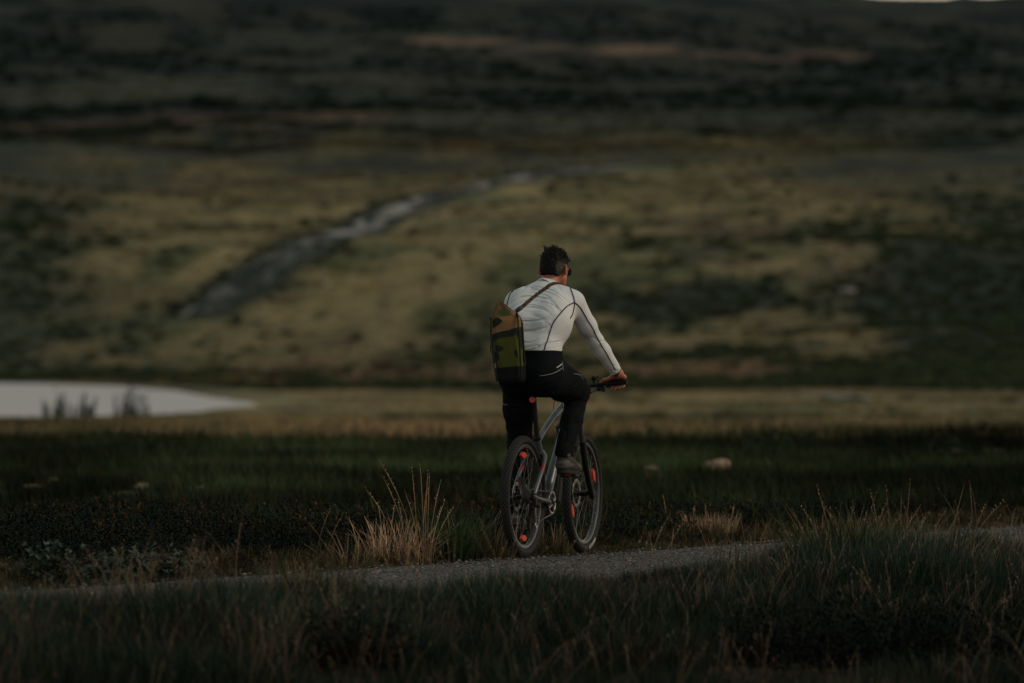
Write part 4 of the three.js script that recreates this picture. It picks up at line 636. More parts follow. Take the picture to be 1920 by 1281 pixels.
// joints
const J = {
  hip: (s) => V(s * 0.092, 1.085, 0.185), kneeR: V(0.160, 1.000, 0.585), ankR: V(0.155, 0.615, 0.315), kneeL: V(-0.165, 0.705, 0.425), ankL: V(-0.155, 0.262, 0.315),
  sh: (s) => V(s * 0.188 - 0.004, 1.548, 0.435), elR: V(0.268, 1.314, 0.600), wrR: V(0.362, 1.120, 0.745), elL: V(-0.298, 1.318, 0.605), wrL: V(-0.362, 1.120, 0.745),
};
const torso = blend([
  cap(V(-0.060, 1.25, 0.195), V(0.060, 1.25, 0.195), 0.091, 0.091), cap(V(-0.075, 1.13, 0.165), V(0.075, 1.13, 0.165), 0.108, 0.108),
  cap(V(0.060, 1.25, 0.195), V(0.082, 1.41, 0.285), 0.091, 0.100), cap(V(-0.060, 1.25, 0.195), V(-0.082, 1.41, 0.285), 0.091, 0.100), cap(V(-0.08, 1.41, 0.285), V(0.08, 1.41, 0.285), 0.1, 0.1),
  cap(V(0.082, 1.41, 0.285), V(0.098, 1.505, 0.372), 0.100, 0.096), cap(V(-0.082, 1.41, 0.285), V(-0.098, 1.505, 0.372), 0.100, 0.096), cap(V(-0.09, 1.505, 0.372), V(0.09, 1.505, 0.372), 0.098, 0.098),
  cap(V(0.02, 1.585, 0.42), V(0.165, 1.555, 0.428), 0.062, 0.062), cap(V(-0.02, 1.585, 0.42), V(-0.170, 1.555, 0.428), 0.062, 0.062), cap(V(0.0, 1.625, 0.445), V(0.105, 1.585, 0.43), 0.050, 0.048), cap(V(0.0, 1.625, 0.445), V(-0.110, 1.585, 0.43), 0.050, 0.048),
  cap(V(0.11, 1.50, 0.315), V(0.125, 1.44, 0.285), 0.062, 0.058), cap(V(-0.11, 1.50, 0.315), V(-0.125, 1.44, 0.285), 0.062, 0.058)], 0.06);
const arm = (s, el, wr) => blend([cap(J.sh(s), el.clone().lerp(J.sh(s), 0.4), 0.059, 0.047), cap(el.clone().lerp(J.sh(s), 0.4), el, 0.047, 0.038), cap(el, el.clone().lerp(wr, 0.3), 0.0385, 0.0395), cap(el.clone().lerp(wr, 0.3), wr, 0.0395, 0.0275)], 0.03);
const armR = arm(1, J.elR, J.wrR), armL = arm(-1, J.elL, J.wrL);
const upper = (x, y, z) => smin(torso(x, y, z), smin(armR(x, y, z), armL(x, y, z), 0.01), 0.045);
const neck = cap(V(0.002, 1.63, 0.452), V(0.018, 1.735, 0.535), 0.057, 0.056);
const leg = (s, knee, ank) => blend([cap(J.hip(s), knee, 0.092, 0.060), cap(knee, knee.clone().lerp(ank, 0.3), 0.058, 0.056), cap(knee.clone().lerp(ank, 0.3).add(V(0, 0, -0.012)), ank, 0.054, 0.038)], 0.03);
const legR = leg(1, J.kneeR, J.ankR), legL = leg(-1, J.kneeL, J.ankL);
// head in its own axes: hx right, hy up, hz ahead
const HC = V(0.024, 1.760, 0.540), HY = 0.12, HP = -0.22, HR = new THREE.Euler(HP, -HY, 0, 'YXZ'), HM = new THREE.Matrix4().makeRotationFromEuler(HR).setPosition(HC), HI = HM.clone().invert(), hv = new THREE.Vector3();
const E3 = (x, y, z) => new THREE.Vector3(x, y, z);
const headParts = blend([ell(E3(0, 0.022, 0.012), 0.0765, 0.098, 0.097), ell(E3(0, -0.035, -0.045), 0.062, 0.085, 0.055), cap(E3(-0.045, -0.06, -0.005), E3(-0.022, -0.108, -0.075), 0.024, 0.020), cap(E3(0.045, -0.06, -0.005), E3(0.022, -0.108, -0.075), 0.024, 0.020), cap(E3(-0.02, -0.11, -0.078), E3(0.02, -0.11, -0.078), 0.02, 0.02), cap(E3(-0.035, 0.02, -0.078), E3(0.035, 0.02, -0.078), 0.015, 0.015)], 0.03);
const nose = blend([cap(E3(0, 0.008, -0.088), E3(0, -0.034, -0.112), 0.009, 0.0125), cap(E3(-0.012, -0.038, -0.098), E3(0.012, -0.038, -0.098), 0.009, 0.009)], 0.012), lips = cap(E3(-0.02, -0.068, -0.092), E3(0.02, -0.068, -0.092), 0.0085, 0.0085);
const ear = (s) => { const c = E3(s * 0.083, -0.012, 0.014), c2 = E3(s * 0.089, -0.010, 0.016); return (x, y, z) => { const a = ell(c, 0.011, 0.034, 0.021)(x + s * (z - 0.014) * -0.45, y, z), b = ell(c2, 0.009, 0.022, 0.012)(x, y, z); return smax(a, -b, 0.006); }; };
const earL = ear(-1), earR = ear(1);
const headLocal = (x, y, z) => smin(smin(smin(headParts(x, y, z), nose(x, y, z), 0.012), lips(x, y, z), 0.008), Math.min(earL(x, y, z), earR(x, y, z)), 0.008);
const head = (x, y, z) => { hv.set(x, y, z).applyMatrix4(HI); return headLocal(hv.x, hv.y, hv.z); };
const skinCol = (x, y, z) => { const n = fbm(x * 60, y * 60, 3, z * 60), k = 0.85 + 0.3 * n; return [0.36 * k, 0.128 * k * (0.93 + 0.14 * n), 0.076 * k]; };
// hand closed round the grip: bar axis runs through G0 (inner) to G1 (outer)
function hand(s) {
  const G = (t, up, fw) => { const a = V(s * 0.285, 1.055, 0.818), b = V(s * 0.398, 1.0635, 0.796); return a.lerp(b, t).add(V(0, up, fw)); };
  const wr = s > 0 ? J.wrR : J.wrL, fs = [], mcp = [];
  for (const [t, len, r, q] of [[0.16, 1.0, 0.0088, 0], [0.40, 1.06, 0.0090, 1], [0.64, 1.0, 0.0086, 2], [0.87, 0.86, 0.0076, 3]]) {
    const m = G(t, 0.031, 0.014), p = G(t - 0.02, 0.010 * len, 0.040 * len), d = G(t - 0.03, -0.026 * len, 0.030 * len), e = G(t - 0.04, -0.037 * len, 0.004 - 0.006 * q * 0.3);
    mcp.push(m); fs.push([cap(m, p, r + 0.0012, r), cap(p, d, r, r - 0.0006), cap(d, e, r - 0.0006, r - 0.0014)]);
  }
  const palm = blend([...mcp.map((m, i) => cap(wr.clone().add(V((i - 1.5) * 0.009 * s, -0.004, 0.004)), m, 0.020, 0.0125)), cap(mcp[0], mcp[3], 0.011, 0.010), cap(wr, wr.clone().add(s > 0 ? J.elR : J.elL).multiplyScalar(0.5), 0.0265, 0.034)], 0.022);
  const T0 = wr.clone().add(V(-s * 0.014, -0.012, 0.012)), T1 = G(0.02, 0.027, -0.010), T2 = G(-0.26, 0.024, -0.008), T3 = G(-0.46, 0.012, -0.012);
  const thumb = blend([cap(T0, T1, 0.019, 0.0125), cap(T1, T2, 0.0118, 0.0105), cap(T2, T3, 0.0105, 0.0086)], 0.008);
  const f = (x, y, z) => { let d = smin(palm(x, y, z), thumb(x, y, z), 0.014); for (const g of fs) d = smin(d, Math.min(...g.map((q) => q(x, y, z))), 0.006); return d; };
  return f;
}
const handR = hand(1), handL = hand(-1);
{
  const bodyF = (x, y, z) => smin(smin(upper(x, y, z), neck(x, y, z), 0.03), smin(legR(x, y, z), legL(x, y, z), 0.02), 0.04);
  const feet = Math.min, footR = cap(J.ankR, V(0.165, 0.555, 0.42), 0.036, 0.030), footL = cap(J.ankL, V(-0.165, 0.205, 0.42), 0.036, 0.030);
  const geos = [surface((x, y, z) => Math.min(bodyF(x, y, z), footR(x, y, z), footL(x, y, z)) + 0.015, [-0.46, 0.14, -0.86], [0.46, 1.76, 0.02], 0.012, skinCol),
    surface((x, y, z) => smin(head(x, y, z), neck(x, y, z), 0.02), [-0.10, 1.62, -0.70], [0.15, 1.91, -0.40], 0.004, skinCol),
    surface(handR, [0.20, 0.99, -0.88], [0.43, 1.20, -0.69], 0.0032, skinCol), surface(handL, [-0.43, 0.99, -0.88], [-0.20, 1.20, -0.69], 0.0032, skinCol)];
  const body = part('body', mergeGeometries(geos), mat(0xffffff, 0.55, 0, { vertexColors: true }), person);
  const eyes = []; for (const s of [-1, 1]) eyes.push(new THREE.SphereGeometry(0.0115, 14, 10).translate(s * 0.031, 0.0, -0.0765)); const eg = join(eyes); eg.applyMatrix4(HM); part('eyes', eg, mat([0.5, 0.48, 0.45], 0.3), body);
}
// hair: short, thick, tousled on top, greying above the ears
{
  const hairF = (x, y, z) => {
    const skull = ell(E3(0, 0.024, 0.013), 0.0765, 0.098, 0.098)(x, y, z), back = ell(E3(0, -0.02, 0.03), 0.07, 0.08, 0.083)(x, y, z), d0 = smin(skull, back, 0.02), topk = sstep(0.0, 0.075, y);
    const thick = lerp(0.004, 0.005, topk) * (1 + 0.2 * sstep(0.03, -0.05, z)), n = fbm(x * 75 + 4, y * 60 + 2, 3, z * 75 + 30) - 0.5, n2 = noise(x * 230, y * 140, z * 230) - 0.5;
    let d = d0 - thick - n * lerp(0.006, 0.016, topk) - n2 * 0.005;
    const line = -0.058 + 0.045 * sstep(0.01, -0.04, z) + 0.10 * sstep(-0.055, -0.09, z) + 0.012 * n;   // hairline: low at the nape, up over ears and brow
    d = smax(d, line - y, 0.006);
    return smax(smax(d, -(Math.min(earL(x, y, z), earR(x, y, z)) - 0.005), 0.004), Math.abs(x) - lerp(0.0775, 0.052, sstep(-0.005, -0.065, y)) - 0.05 * sstep(0.0, 0.06, y), 0.006);
  };
  const g = surface(hairF, [-0.12, -0.10, -0.13], [0.12, 0.165, 0.145], 0.0036, (x, y, z) => { const g = sstep(0.045, 0.066, x) * sstep(0.045, 0.0, y) + 0.6 * sstep(-0.045, -0.07, x) * sstep(0.03, -0.03, y), n = noise(x * 200, y * 90, z * 200); const k = 0.6 + 0.9 * n; return mixc([0.0045 * k, 0.0042 * k, 0.0042 * k], [0.085 * k, 0.075 * k, 0.064 * k], clamp(g * (0.35 + 0.65 * n)) * 0.85); });
  g.applyMatrix4(HM); const h = part('hair', g, mat(0xffffff, 0.62, 0, { vertexColors: true, specularIntensity: 0.2 }), person);
  const r = rng(61), locks = [];
  for (let i = 0; i < 420; i++) {
    const a = r() * 6.283, e = Math.acos(0.25 + 0.75 * r()), n = E3(Math.cos(a) * Math.sin(e), Math.cos(e), Math.sin(a) * Math.sin(e)), c = E3(n.x * 0.079, 0.022 + n.y * 0.100, 0.013 + n.z * 0.099), tan = E3(r() - 0.5, r() * 0.6, r() - 0.5).addScaledVector(n, 0.1).normalize(), l = 0.008 + 0.012 * r();
    locks.push(sweep([c.clone(), c.clone().addScaledVector(n, l * 0.45).addScaledVector(tan, l * 0.4), c.clone().addScaledVector(n, l * 0.45).addScaledVector(tan, l * 1.1)], [0.0026, 0.0022, 0.0005], 5, false));
  }
  for (let i = 0; i < 16; i++) { const c = E3(-0.045 + 0.028 * (r() - 0.5), 0.100 + 0.010 * r(), 0.05 + 0.02 * (r() - 0.5)), l = 0.018 + 0.012 * r(); locks.push(sweep([c, c.clone().add(E3(-l * 0.15, l * 0.6, 0)), c.clone().add(E3(-l * (0.2 + 0.6 * r()), l * 0.95, l * (r() - 0.5)))], [0.0034, 0.0026, 0.0005], 5, false)); }
  const lg = join(locks); lg.applyMatrix4(HM); part('locks', lg, mat([0.0065, 0.0058, 0.0052], 0.5, 0, { specularIntensity: 0.35 }), h).userData.kind = 'stuff';
}
{ // sunglasses
  const gl = []; for (const s of [-1, 1]) { const sh = new THREE.Shape(); sh.ellipse(0, 0, 0.029, 0.021, 0, 6.283); gl.push(new THREE.ExtrudeGeometry(sh, { depth: 0.004, bevelEnabled: true, bevelSize: 0.002, bevelThickness: 0.0015, bevelSegments: 2 }).rotateY(s * 0.35).translate(s * 0.036, 0.0, -0.104)); }
  const lenses = join(gl), frame = join([sweep([E3(-0.014, 0.006, -0.112), E3(0, 0.009, -0.116), E3(0.014, 0.006, -0.112)], 0.0026, 8), ...[-1, 1].map((s) => sweep([E3(s * 0.066, 0.008, -0.094), E3(s * 0.0805, 0.010, -0.06), E3(s * 0.0835, 0.010, 0.0), E3(s * 0.0835, -0.004, 0.034)], 0.0032, 8))]);
  lenses.applyMatrix4(HM); frame.applyMatrix4(HM); const f = part('sunglasses', frame, BLACK, person); part('lens', lenses, mat([0.006, 0.007, 0.008], 0.08), f);
}
// shirt
const crease = (n, w) => { const q = Math.abs(n - 0.5); return 1 - sstep(0, w, q); };
function foldDepth(x, y, z) {
  const f = -z, back = sstep(0.05, -0.06, f - lerp(0.19, 0.43, sstep(1.25, 1.56, y)));   // folds gather on the back
  const side = Math.abs(x), wx = x + 0.03 * (noise(x * 9, y * 9, f * 9) - 0.5);
  const lowS = (y - 0.30 * wx * sstep(-0.05, 0.12, wx) + 0.05 * (noise(x * 7 + 3, y * 10, f * 5) - 0.5)) * 17, upS = (y + 0.42 * wx * wx * 6 + 0.16 * wx + 0.05 * (noise(x * 6, y * 9 + 7, f * 5) - 0.5)) * 21;
  const a = crease(noise(wx * 4.0 + 1, lowS, 7), 0.10) * sstep(1.53, 1.42, y), b = crease(noise(wx * 4.0 + 9, upS, 19), 0.10) * sstep(1.44, 1.52, y) * (0.6 + 0.5 * sstep(0.05, -0.1, x));
  const fine = crease(noise(wx * 8, lowS * 1.9, 33), 0.10) * sstep(1.42, 1.28, y) * 0.5;
  return back * sstep(0.24, 0.14, side) * (0.0066 * a + 0.0062 * b + 0.0066 * fine + 0.0048 * crease(noise(wx * 5 + 21, upS * 1.7, 51), 0.10) * sstep(1.36, 1.44, y));
}
function armFold(x, y, z, el, wr, s) {
  const t = (el.y - y) / (el.y - wr.y), n = noise(x * 22 + s, y * 40, z * 22); return (0.005 * sstep(0.45, 1.0, t) + 0.004 * (1 - sstep(0, 0.35, Math.abs(t)))) * crease(n, 0.16);
}
const dirR = J.wrR.clone().sub(J.elR).normalize(), dirL = J.wrL.clone().sub(J.elL).normalize(), cutR = J.wrR.clone().addScaledVector(dirR, -0.012), cutL = J.wrL.clone().addScaledVector(dirL, -0.012);
const collarN = V(0.03, 0.80, 0.60).normalize(), collarP = V(0.004, 1.662, 0.47);
const shirtF = (x, y, z) => {
  let a = smax(torso(x, y, z) - 0.007 + foldDepth(x, y, z), 1.234 + 0.016 * (noise(x * 14, z * 14 + 3) - 0.5) - y, 0.008), r = armR(x, y, z) - 0.009 + (x > 0 ? armFold(x, y, z, J.elR, J.wrR, 1) : 0), l = armL(x, y, z) - 0.009 + (x < 0 ? armFold(x, y, z, J.elL, J.wrL, -1) : 0);
  const nk = neck(x, y, z) - 0.007;
  r = smax(r, (x - cutR.x) * dirR.x + (y - cutR.y) * dirR.y + (z - cutR.z) * dirR.z, 0.006); l = smax(l, (x - cutL.x) * dirL.x + (y - cutL.y) * dirL.y + (z - cutL.z) * dirL.z, 0.006);
  let d = smin(smin(a, nk, 0.03), Math.min(r, l), 0.035); d = smax(d, (x - collarP.x) * collarN.x + (y - collarP.y) * collarN.y + (z - collarP.z) * collarN.z, 0.006);
  return d;
};
const clothBump = (() => { const T = 256, a = new Uint8Array(T * T * 4); for (let j = 0; j < T; j++) for (let i = 0; i < T; i++) { const v = 128 + 60 * (Math.sin(i * 0.785) * Math.sin(j * 0.785)) + 50 * (hash(i, j, 4) - 0.5); a.set([v, v, v, 255], (j * T + i) * 4); } const t = new THREE.DataTexture(a, T, T); t.wrapS = t.wrapT = THREE.RepeatWrapping; t.magFilter = THREE.LinearFilter; t.needsUpdate = true; return t; })();
const SHIRT = new THREE.MeshPhysicalMaterial({ color: 0xffffff, vertexColors: true, roughness: 0.75, sheen: 0.25, sheenRoughness: 0.5, sheenColor: lin(1, 1, 1) });
const shirt = part('shirt', surface(shirtF, [-0.46, 1.07, -0.82], [0.46, 1.70, 0.0], 0.0055, (x, y, z) => { const n = fbm(x * 12, y * 12, 3, z * 12), k = 0.90 + 0.2 * n; return [0.535 * k, 0.55 * k, 0.56 * k]; }), SHIRT, person);
// points on the cloth: shoot a ray from behind and stop at the field
person.updateMatrixWorld(true);
const camLocal = person.worldToLocal(camera.position.clone());
function onCloth(px, py, field = shirtF) {
  const w = new THREE.Vector3((px - 960) / FOCAL, -(py - 685) / FOCAL, -1).normalize(), dir = w.applyAxisAngle(new THREE.Vector3(0, 1, 0), -BIKE_YAW); let t = 42;
  for (let i = 0; i < 400; i++) { const p = camLocal.clone().addScaledVector(dir, t), d = field(p.x, p.y, p.z); if (d < 0.0004 || t > 46) break; t += Math.max(0.0004, d * 0.6); }
  return camLocal.clone().addScaledVector(dir, t);
}
const gradient = (f, p, e = 0.012) => new THREE.Vector3(f(p.x + e, p.y, p.z) - f(p.x - e, p.y, p.z), f(p.x, p.y + e, p.z) - f(p.x, p.y - e, p.z), f(p.x, p.y, p.z + e) - f(p.x, p.y, p.z - e)).normalize();
function snap(p, field = shirtF, off = 0.0012) { const q = p.clone(); for (let i = 0; i < 12; i++) { const n = gradient(field, q, 0.004); q.addScaledVector(n, -(field(q.x, q.y, q.z) - off) * 0.8); } return q; }
function seam(name, pts, r, m, parent, field = shirtF) { const c = new THREE.CatmullRomCurve3(pts.map((p) => (Array.isArray(p) ? onCloth(p[0], p[1], field) : p)), false, 'centripetal'); return part(name, sweep(c.getPoints(46).map((p) => snap(p, field)), r, 7), m, parent); }
const NAVY = mat([0.012, 0.020, 0.034], 0.7);
seam('seam', [[1069, 541], [1073, 550], [1076, 560], [1077, 567], [1076, 578], [1073, 590], [1069, 597]], 0.0036, NAVY, shirt);
seam('seam', [[1077, 567], [1064, 574], [1053, 585], [1045, 595], [1037, 607], [1032, 620], [1027, 637], [1023, 647], [1021, 656]], 0.0036, NAVY, shirt);
seam('seam', [[1077, 567], [1090, 580], [1104, 604], [1118, 630], [1130, 652], [1143, 674], [1154, 694]], 0.0034, NAVY, shirt);
seam('seam', [[963, 545], [956, 553], [953, 563], [951, 573]], 0.0034, NAVY, shirt);
{ // print at the collar, a small dark mark
  const p = [[1010, 526], [1017, 525], [1022, 526], [1028, 528]].map(([x, y]) => snap(onCloth(x, y), shirtF, 0.001)); part('collar_print', sweep(p, [0.001, 0.0045, 0.0035, 0.002], 6), NAVY, shirt);
}
// trousers
const hipTop = cap(V(-0.07, 1.12, 0.165), V(0.07, 1.12, 0.165), 0.118, 0.118), waistB = (x, y, z) => smax(torso(x, y, z) - 0.011, y - 1.30, 0.01), seatB = cap(V(-0.085, 1.085, 0.125), V(0.085, 1.085, 0.125), 0.100, 0.100);
const tleg = (s, knee, ank, end) => blend([cap(J.hip(s), knee.clone().lerp(J.hip(s), 0.5), 0.106, 0.092), cap(knee.clone().lerp(J.hip(s), 0.5), knee, 0.092, 0.074), cap(knee, knee.clone().lerp(ank, 0.45), 0.071, 0.064), cap(knee.clone().lerp(ank, 0.45).add(V(0, 0, -0.008)), end, 0.064, 0.056)], 0.035);
const endR = J.ankR.clone().add(V(0, 0.005, 0.002)), endL = J.ankL.clone().add(V(0, 0.005, 0.002));
const tentR = cap(V(0.105, 1.135, 0.255), V(0.162, 1.045, 0.50), 0.092, 0.078), tlR0 = tleg(1, J.kneeR, J.ankR, endR), tlR = (x, y, z) => smin(tlR0(x, y, z), tentR(x, y, z), 0.05), tlL = tleg(-1, J.kneeL, J.ankL, endL), dR = endR.clone().sub(J.kneeR).normalize(), dL = endL.clone().sub(J.kneeL).normalize();
const pantsF = (x, y, z) => {
  const w = 0.011 * (fbm(x * 11 + 3, y * 17, 3, z * 11) - 0.5) + 0.006 * crease(noise(x * 9, y * 26 + z * 16, z * 9 + 40), 0.2) * sstep(1.2, 1.05, y);
  const r = smax(tlR(x, y, z) + w, (x - endR.x) * dR.x + (y - endR.y) * dR.y + (z - endR.z) * dR.z, 0.006), l = smax(tlL(x, y, z) + w, (x - endL.x) * dL.x + (y - endL.y) * dL.y + (z - endL.z) * dL.z, 0.006);
  const p = smin(smin(hipTop(x, y, z), waistB(x, y, z), 0.05), seatB(x, y, z), 0.05) + w * 0.6;
  return smax(smin(p, smin(r, l, 0.012), 0.045), y - 1.258 + 0.010 * (noise(x * 9 + 5, z * 9) - 0.5), 0.006);
};
const PANTS = mat([0.0040, 0.0056, 0.0066], 0.85, 0, { specularIntensity: 0.14 });
const trousers = part('trousers', surface(pantsF, [-0.30, 0.24, -0.72], [0.30, 1.30, 0.05], 0.0075), PANTS, person);
const PIPE = mat([0.11, 0.125, 0.135], 0.5);
seam('piping', [[1012, 705], [1024, 703.5], [1036, 700.5], [1046, 696], [1054, 690]], 0.0032, PIPE, trousers, pantsF);
seam('reflective_mark', [[1043.5, 690], [1048, 687], [1053, 683]], 0.0042, mat([0.34, 0.32, 0.28], 0.5), trousers, pantsF);
seam('piping', [[1076, 701.5], [1083, 702], [1089, 705], [1093, 711]], 0.0028, PIPE, trousers, pantsF);
seam('piping', [[1054, 678], [1055, 686], [1056, 695]], 0.0022, PIPE, trousers, pantsF);
seam('piping', [[944, 757], [948, 759], [952, 758.5]], 0.0024, PIPE, trousers, pantsF);
// shoes and socks
for (const [s, ank, toe, y, tilt] of [[1, J.ankR, 0, 0.512, 0.055], [-1, J.ankL, 0, 0.166, 0.03]]) {
  const X = s * 0.163, P = (f, up, dx = 0) => V(X + dx + s * (f - 0.3) * 0.10, y + up - tilt * (f - 0.25), f);
  const upperF = blend([cap(P(0.275, 0.045), P(0.36, 0.048), 0.041, 0.043), cap(P(0.36, 0.046), P(0.475, 0.032), 0.043, 0.037), cap(P(0.475, 0.032, -s * 0.006), P(0.512, 0.024, -s * 0.008), 0.037, 0.027), cap(P(0.285, 0.055), P(0.30, 0.105), 0.040, 0.043), cap(P(0.33, 0.09), P(0.43, 0.05), 0.034, 0.030)], 0.022);
  const sf = (x, yy, z) => smax(upperF(x, yy, z) + 0.002 * crease(noise(x * 20, yy * 60 + z * 30, z * 40), 0.2), (y + 0.012 - tilt * (-z - 0.25)) - yy, 0.006);
  const shoe = part('shoe', surface(sf, [X - 0.09, y - 0.04, -0.58], [X + 0.09, y + 0.15, -0.20], 0.0045, (x, yy, z) => { const n = fbm(x * 30, yy * 60, 3, z * 30), k = 0.7 + 0.6 * n; return yy > y + 0.03 && (-z > 0.44 || noise(yy * 50, z * 22, 3) > 0.62) ? [0.080 * k, 0.074 * k, 0.068 * k] : [0.032 * k, 0.029 * k, 0.027 * k]; }), mat(0xffffff, 0.75, 0, { vertexColors: true }), person);
  const so = blend([cap(P(0.285, 0.008), P(0.38, 0.006), 0.040, 0.040), cap(P(0.38, 0.006), P(0.49, 0.006, -s * 0.004), 0.043, 0.036)], 0.01);
  part('sole', surface((x, yy, z) => smax(so(x, yy, z), Math.abs(yy - (y + 0.006 - tilt * (-z - 0.25))) - 0.012, 0.006), [X - 0.09, y - 0.05, -0.56], [X + 0.09, y + 0.05, -0.20], 0.005), mat([0.022, 0.022, 0.022], 0.8), shoe);
  part('laces', join([0.365, 0.385, 0.405, 0.425].map((f, i) => sweep([P(f, 0.085 - i * 0.008, -0.020), P(f + 0.006, 0.094 - i * 0.008, 0), P(f, 0.085 - i * 0.008, 0.020)].map((p) => snap(p, sf, 0.002)), 0.003, 6))), mat([0.10, 0.10, 0.10], 0.7), shoe);
  part('sock', sweep([P(0.292, 0.085), P(0.297, 0.13), ank.clone().add(V(0, 0.06, 0.008))], [0.040, 0.038, 0.040], 18), mat([0.006, 0.0065, 0.007], 0.95), person);
}
part('wristband', sweep([J.wrR.clone().addScaledVector(dirR, -0.012), J.wrR.clone().addScaledVector(dirR, 0.006)], 0.0335, 20), mat([0.016, 0.019, 0.022], 0.5), person);
// ------------------------------------------------------------------ camouflage bag on the rider's back
{
  const bag = thing('shoulder_bag', 'camouflage roll-top bag hanging on a brown strap at the left of the cyclist\'s back', 'bag');
  bag.position.copy(BIKE_POS); bag.rotation.y = BIKE_YAW;
  const hold = (g) => { g.scale(0.89, 1, 1); g.rotateX(-0.10); g.rotateZ(0.105); g.rotateY(0.10); g.translate(-0.062, 1.058, 0.028); return g; };   // leans with the back
  // sections: [height, half width, half depth, shift right, shift back]
  const S = [[-0.012, 0.060, 0.040, 0.004, 0], [0.0, 0.082, 0.060, 0.004, 0], [0.02, 0.092, 0.070, 0.003, 0], [0.16, 0.099, 0.078, 0.0, 0], [0.30, 0.102, 0.078, 0, 0], [0.375, 0.101, 0.070, 0.0, 0], [0.402, 0.094, 0.060, -0.003, 0], [0.440, 0.072, 0.040, -0.018, -0.004], [0.475, 0.044, 0.022, -0.034, -0.008], [0.497, 0.020, 0.013, -0.040, -0.01], [0.503, 0.006, 0.006, -0.041, -0.01]];
  const NV = 90, NU = 72, pos = [], uv = [], idx = [];
  for (let i = 0; i <= NV; i++) {
    const t = i / NV * (S.length - 1), k = Math.min(S.length - 2, Math.floor(t)), q = S[k].map((v, c) => lerp(v, S[k + 1][c], t - k));
    for (let j = 0; j <= NU; j++) { const a = j / NU * 6.2832, c = Math.cos(a), s = Math.sin(a), e = 0.56, n = 0.006 * (fbm(c * 3 + 5, q[0] * 14, 3, s * 3) - 0.5) * 2; pos.push(q[3] + (q[1] + n) * Math.sign(c) * Math.abs(c) ** e, q[0], q[4] + (q[2] + n * 1.4) * Math.sign(s) * Math.abs(s) ** e * (s > 0 ? 1.08 : 1)); uv.push(j / NU, (q[0] + 0.012) / 0.515); if (i && j) { const o = i * (NU + 1) + j; idx.push(o - NU - 2, o, o - NU - 1, o - NU - 2, o - 1, o); } }
  }
  const g = new THREE.BufferGeometry(); g.setAttribute('position', new THREE.Float32BufferAttribute(pos, 3)); g.setAttribute('uv', new THREE.Float32BufferAttribute(uv, 2)); g.setIndex(idx); g.computeVertexNormals();
  const W = 1024, Hh = 512, px = new Uint8Array(W * Hh * 4), enc = (v) => clamp(Math.pow(v, 1 / 2.2) * 255, 0, 255);
  const TANC = [0.195, 0.112, 0.048], OLV = [0.060, 0.066, 0.012], DKG = [0.014, 0.019, 0.012], BRN = [0.105, 0.058, 0.024], BLK = [0.0055, 0.0065, 0.0065];
  for (let j = 0; j < Hh; j++) for (let i = 0; i < W; i++) {
    const u = i / W, v = j / Hh, uu = u * 0.62, n = fbm(uu * 9 + 2.3, v * 5.2 + 1, 2), m = fbm(uu * 11 + 7, v * 6 + 5, 2), w = 0.05 * (n - 0.5) + 0.14 * Math.sin((u - 0.25) * 9) * 0.25;
    let c = OLV; const y = v + w, hole = (cu, cv, ru, rv) => ((u - cu - 0.03 * (n - 0.5)) / ru) ** 2 + ((v - cv - 0.1 * (m - 0.5)) / rv) ** 2 < 1;
    if (m > 0.62 && y < 0.60) c = DKG; if (hole(0.31, 0.43, 0.05, 0.05) || hole(0.17, 0.36, 0.03, 0.05)) c = DKG;
    if (y > 0.555) c = DKG; if (y > 0.635) c = TANC; if (y > 0.62 && hole(0.335, 0.735, 0.075, 0.065)) c = DKG; if (u < 0.02 || u > 0.48) { if (m > 0.5) c = DKG; }
    if (y > 0.80) c = m > 0.52 ? BRN : TANC; if (hole(0.23, 0.845, 0.06, 0.045)) c = [0.045, 0.055, 0.014];
    if (v < 0.20) c = BLK;
    const k = 0.85 + 0.3 * hash(i, j, 9) * 0.5; px.set([enc(c[0] * k), enc(c[1] * k), enc(c[2] * k), 255], (j * W + i) * 4);
  }
  const tx = new THREE.DataTexture(px, W, Hh); tx.colorSpace = THREE.SRGBColorSpace; tx.magFilter = THREE.LinearFilter; tx.wrapS = THREE.RepeatWrapping; tx.needsUpdate = true;
  const bodyM = part('bag_body', hold(g), new THREE.MeshPhysicalMaterial({ map: tx, roughness: 0.75, specularIntensity: 0.15 }), bag);
  const WEB = mat([0.007, 0.008, 0.008], 0.75), PIPING = mat([0.012, 0.014, 0.012], 0.75);
  for (const s of [-1, 1]) part('edge_strap', hold(join([sweep([E3(s * 0.086, 0.01, 0.074), E3(s * 0.094, 0.16, 0.083), E3(s * 0.097, 0.32, 0.083), E3(s * 0.092, 0.40, 0.064)], 0.0055, 8), sweep([E3(s * 0.092, 0.02, 0.01), E3(s * 0.102, 0.16, 0.012), E3(s * 0.105, 0.36, 0.012)], 0.008, 8)])), s > 0 ? WEB : PIPING, bag);
  part('buckle', hold(join([box(0.012, 0.030, 0.030, E3(-0.108, 0.262, 0.03), 0.004), box(0.014, 0.014, 0.022, E3(-0.108, 0.405, 0.02), 0.004), sweep([E3(-0.112, 0.255, 0.03), E3(-0.121, 0.225, 0.034), E3(-0.118, 0.195, 0.03), E3(-0.106, 0.19, 0.03)], 0.004, 8)])), BLACK, bag);
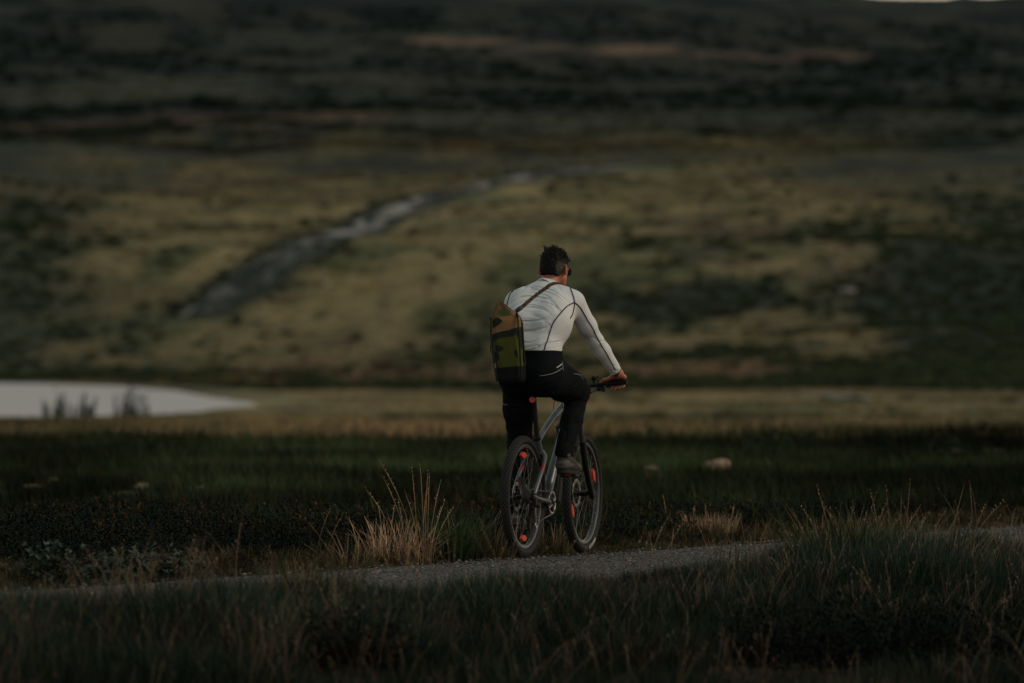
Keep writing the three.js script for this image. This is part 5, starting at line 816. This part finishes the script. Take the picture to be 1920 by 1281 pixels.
  part('roll_buckle', hold(box(0.016, 0.028, 0.012, E3(0.088, 0.405, 0.055), 0.004, [0.2, 0, 0.3])), WEB, bag);
  part('small_tag', hold(box(0.010, 0.030, 0.004, E3(-0.084, 0.105, 0.088), 0.0015)), mat([0.10, 0.09, 0.04], 0.5), bag);
  // strap: flat webbing from the bag over the right shoulder and round the chest
  const pts = [[974, 580], [985, 571], [998, 560], [1012, 549], [1026, 539], [1036, 533]].map(([a, b]) => onCloth(a, b));
  for (const [x, y, f] of [[0.10, 1.66, 0.44], [0.115, 1.62, 0.50], [0.08, 1.52, 0.55], [0.0, 1.42, 0.48], [-0.10, 1.33, 0.38], [-0.20, 1.28, 0.24], [-0.20, 1.27, 0.14]]) pts.push(V(x, y, f));
  const path = new THREE.CatmullRomCurve3(pts, false, 'centripetal').getPoints(110).map((p) => snap(p, shirtF, 0.0015)), sp = [], si = [];
  path.forEach((p, i) => { const t = path[Math.min(i + 1, path.length - 1)].clone().sub(path[Math.max(i - 1, 0)]).normalize(), n = gradient(shirtF, p, 0.02), b = t.clone().cross(n).normalize(), hw = 0.0118; for (const [q, h] of [[-1, 0], [-1, 1], [1, 1], [1, 0]]) { const v = p.clone().addScaledVector(b, q * hw).addScaledVector(n, h * 0.0035 + 0.0005); sp.push(v.x, v.y, v.z); } if (i) for (let k = 0; k < 4; k++) { const a = (i - 1) * 4 + k, c = (i - 1) * 4 + (k + 1) % 4; si.push(a, c, c + 4, a, c + 4, a + 4); } });
  const sg = new THREE.BufferGeometry(); sg.setAttribute('position', new THREE.Float32BufferAttribute(sp, 3)); sg.setIndex(si);
  const flat = sg.toNonIndexed(); flat.computeVertexNormals(); part('strap', flat, mat([0.060, 0.040, 0.026], 0.8), bag);
  const e0 = path[0], e1 = path[4]; part('strap_end', sweep([e0.clone().add(E3(-0.022, -0.022, 0.012)), e0.clone().add(E3(0, 0, 0.006)), e1.clone().add(E3(0, 0, 0.004))], [0.013, 0.015, 0.011], 10), mat([0.012, 0.018, 0.028], 0.6), bag);
}
renderer.render(scene, camera);
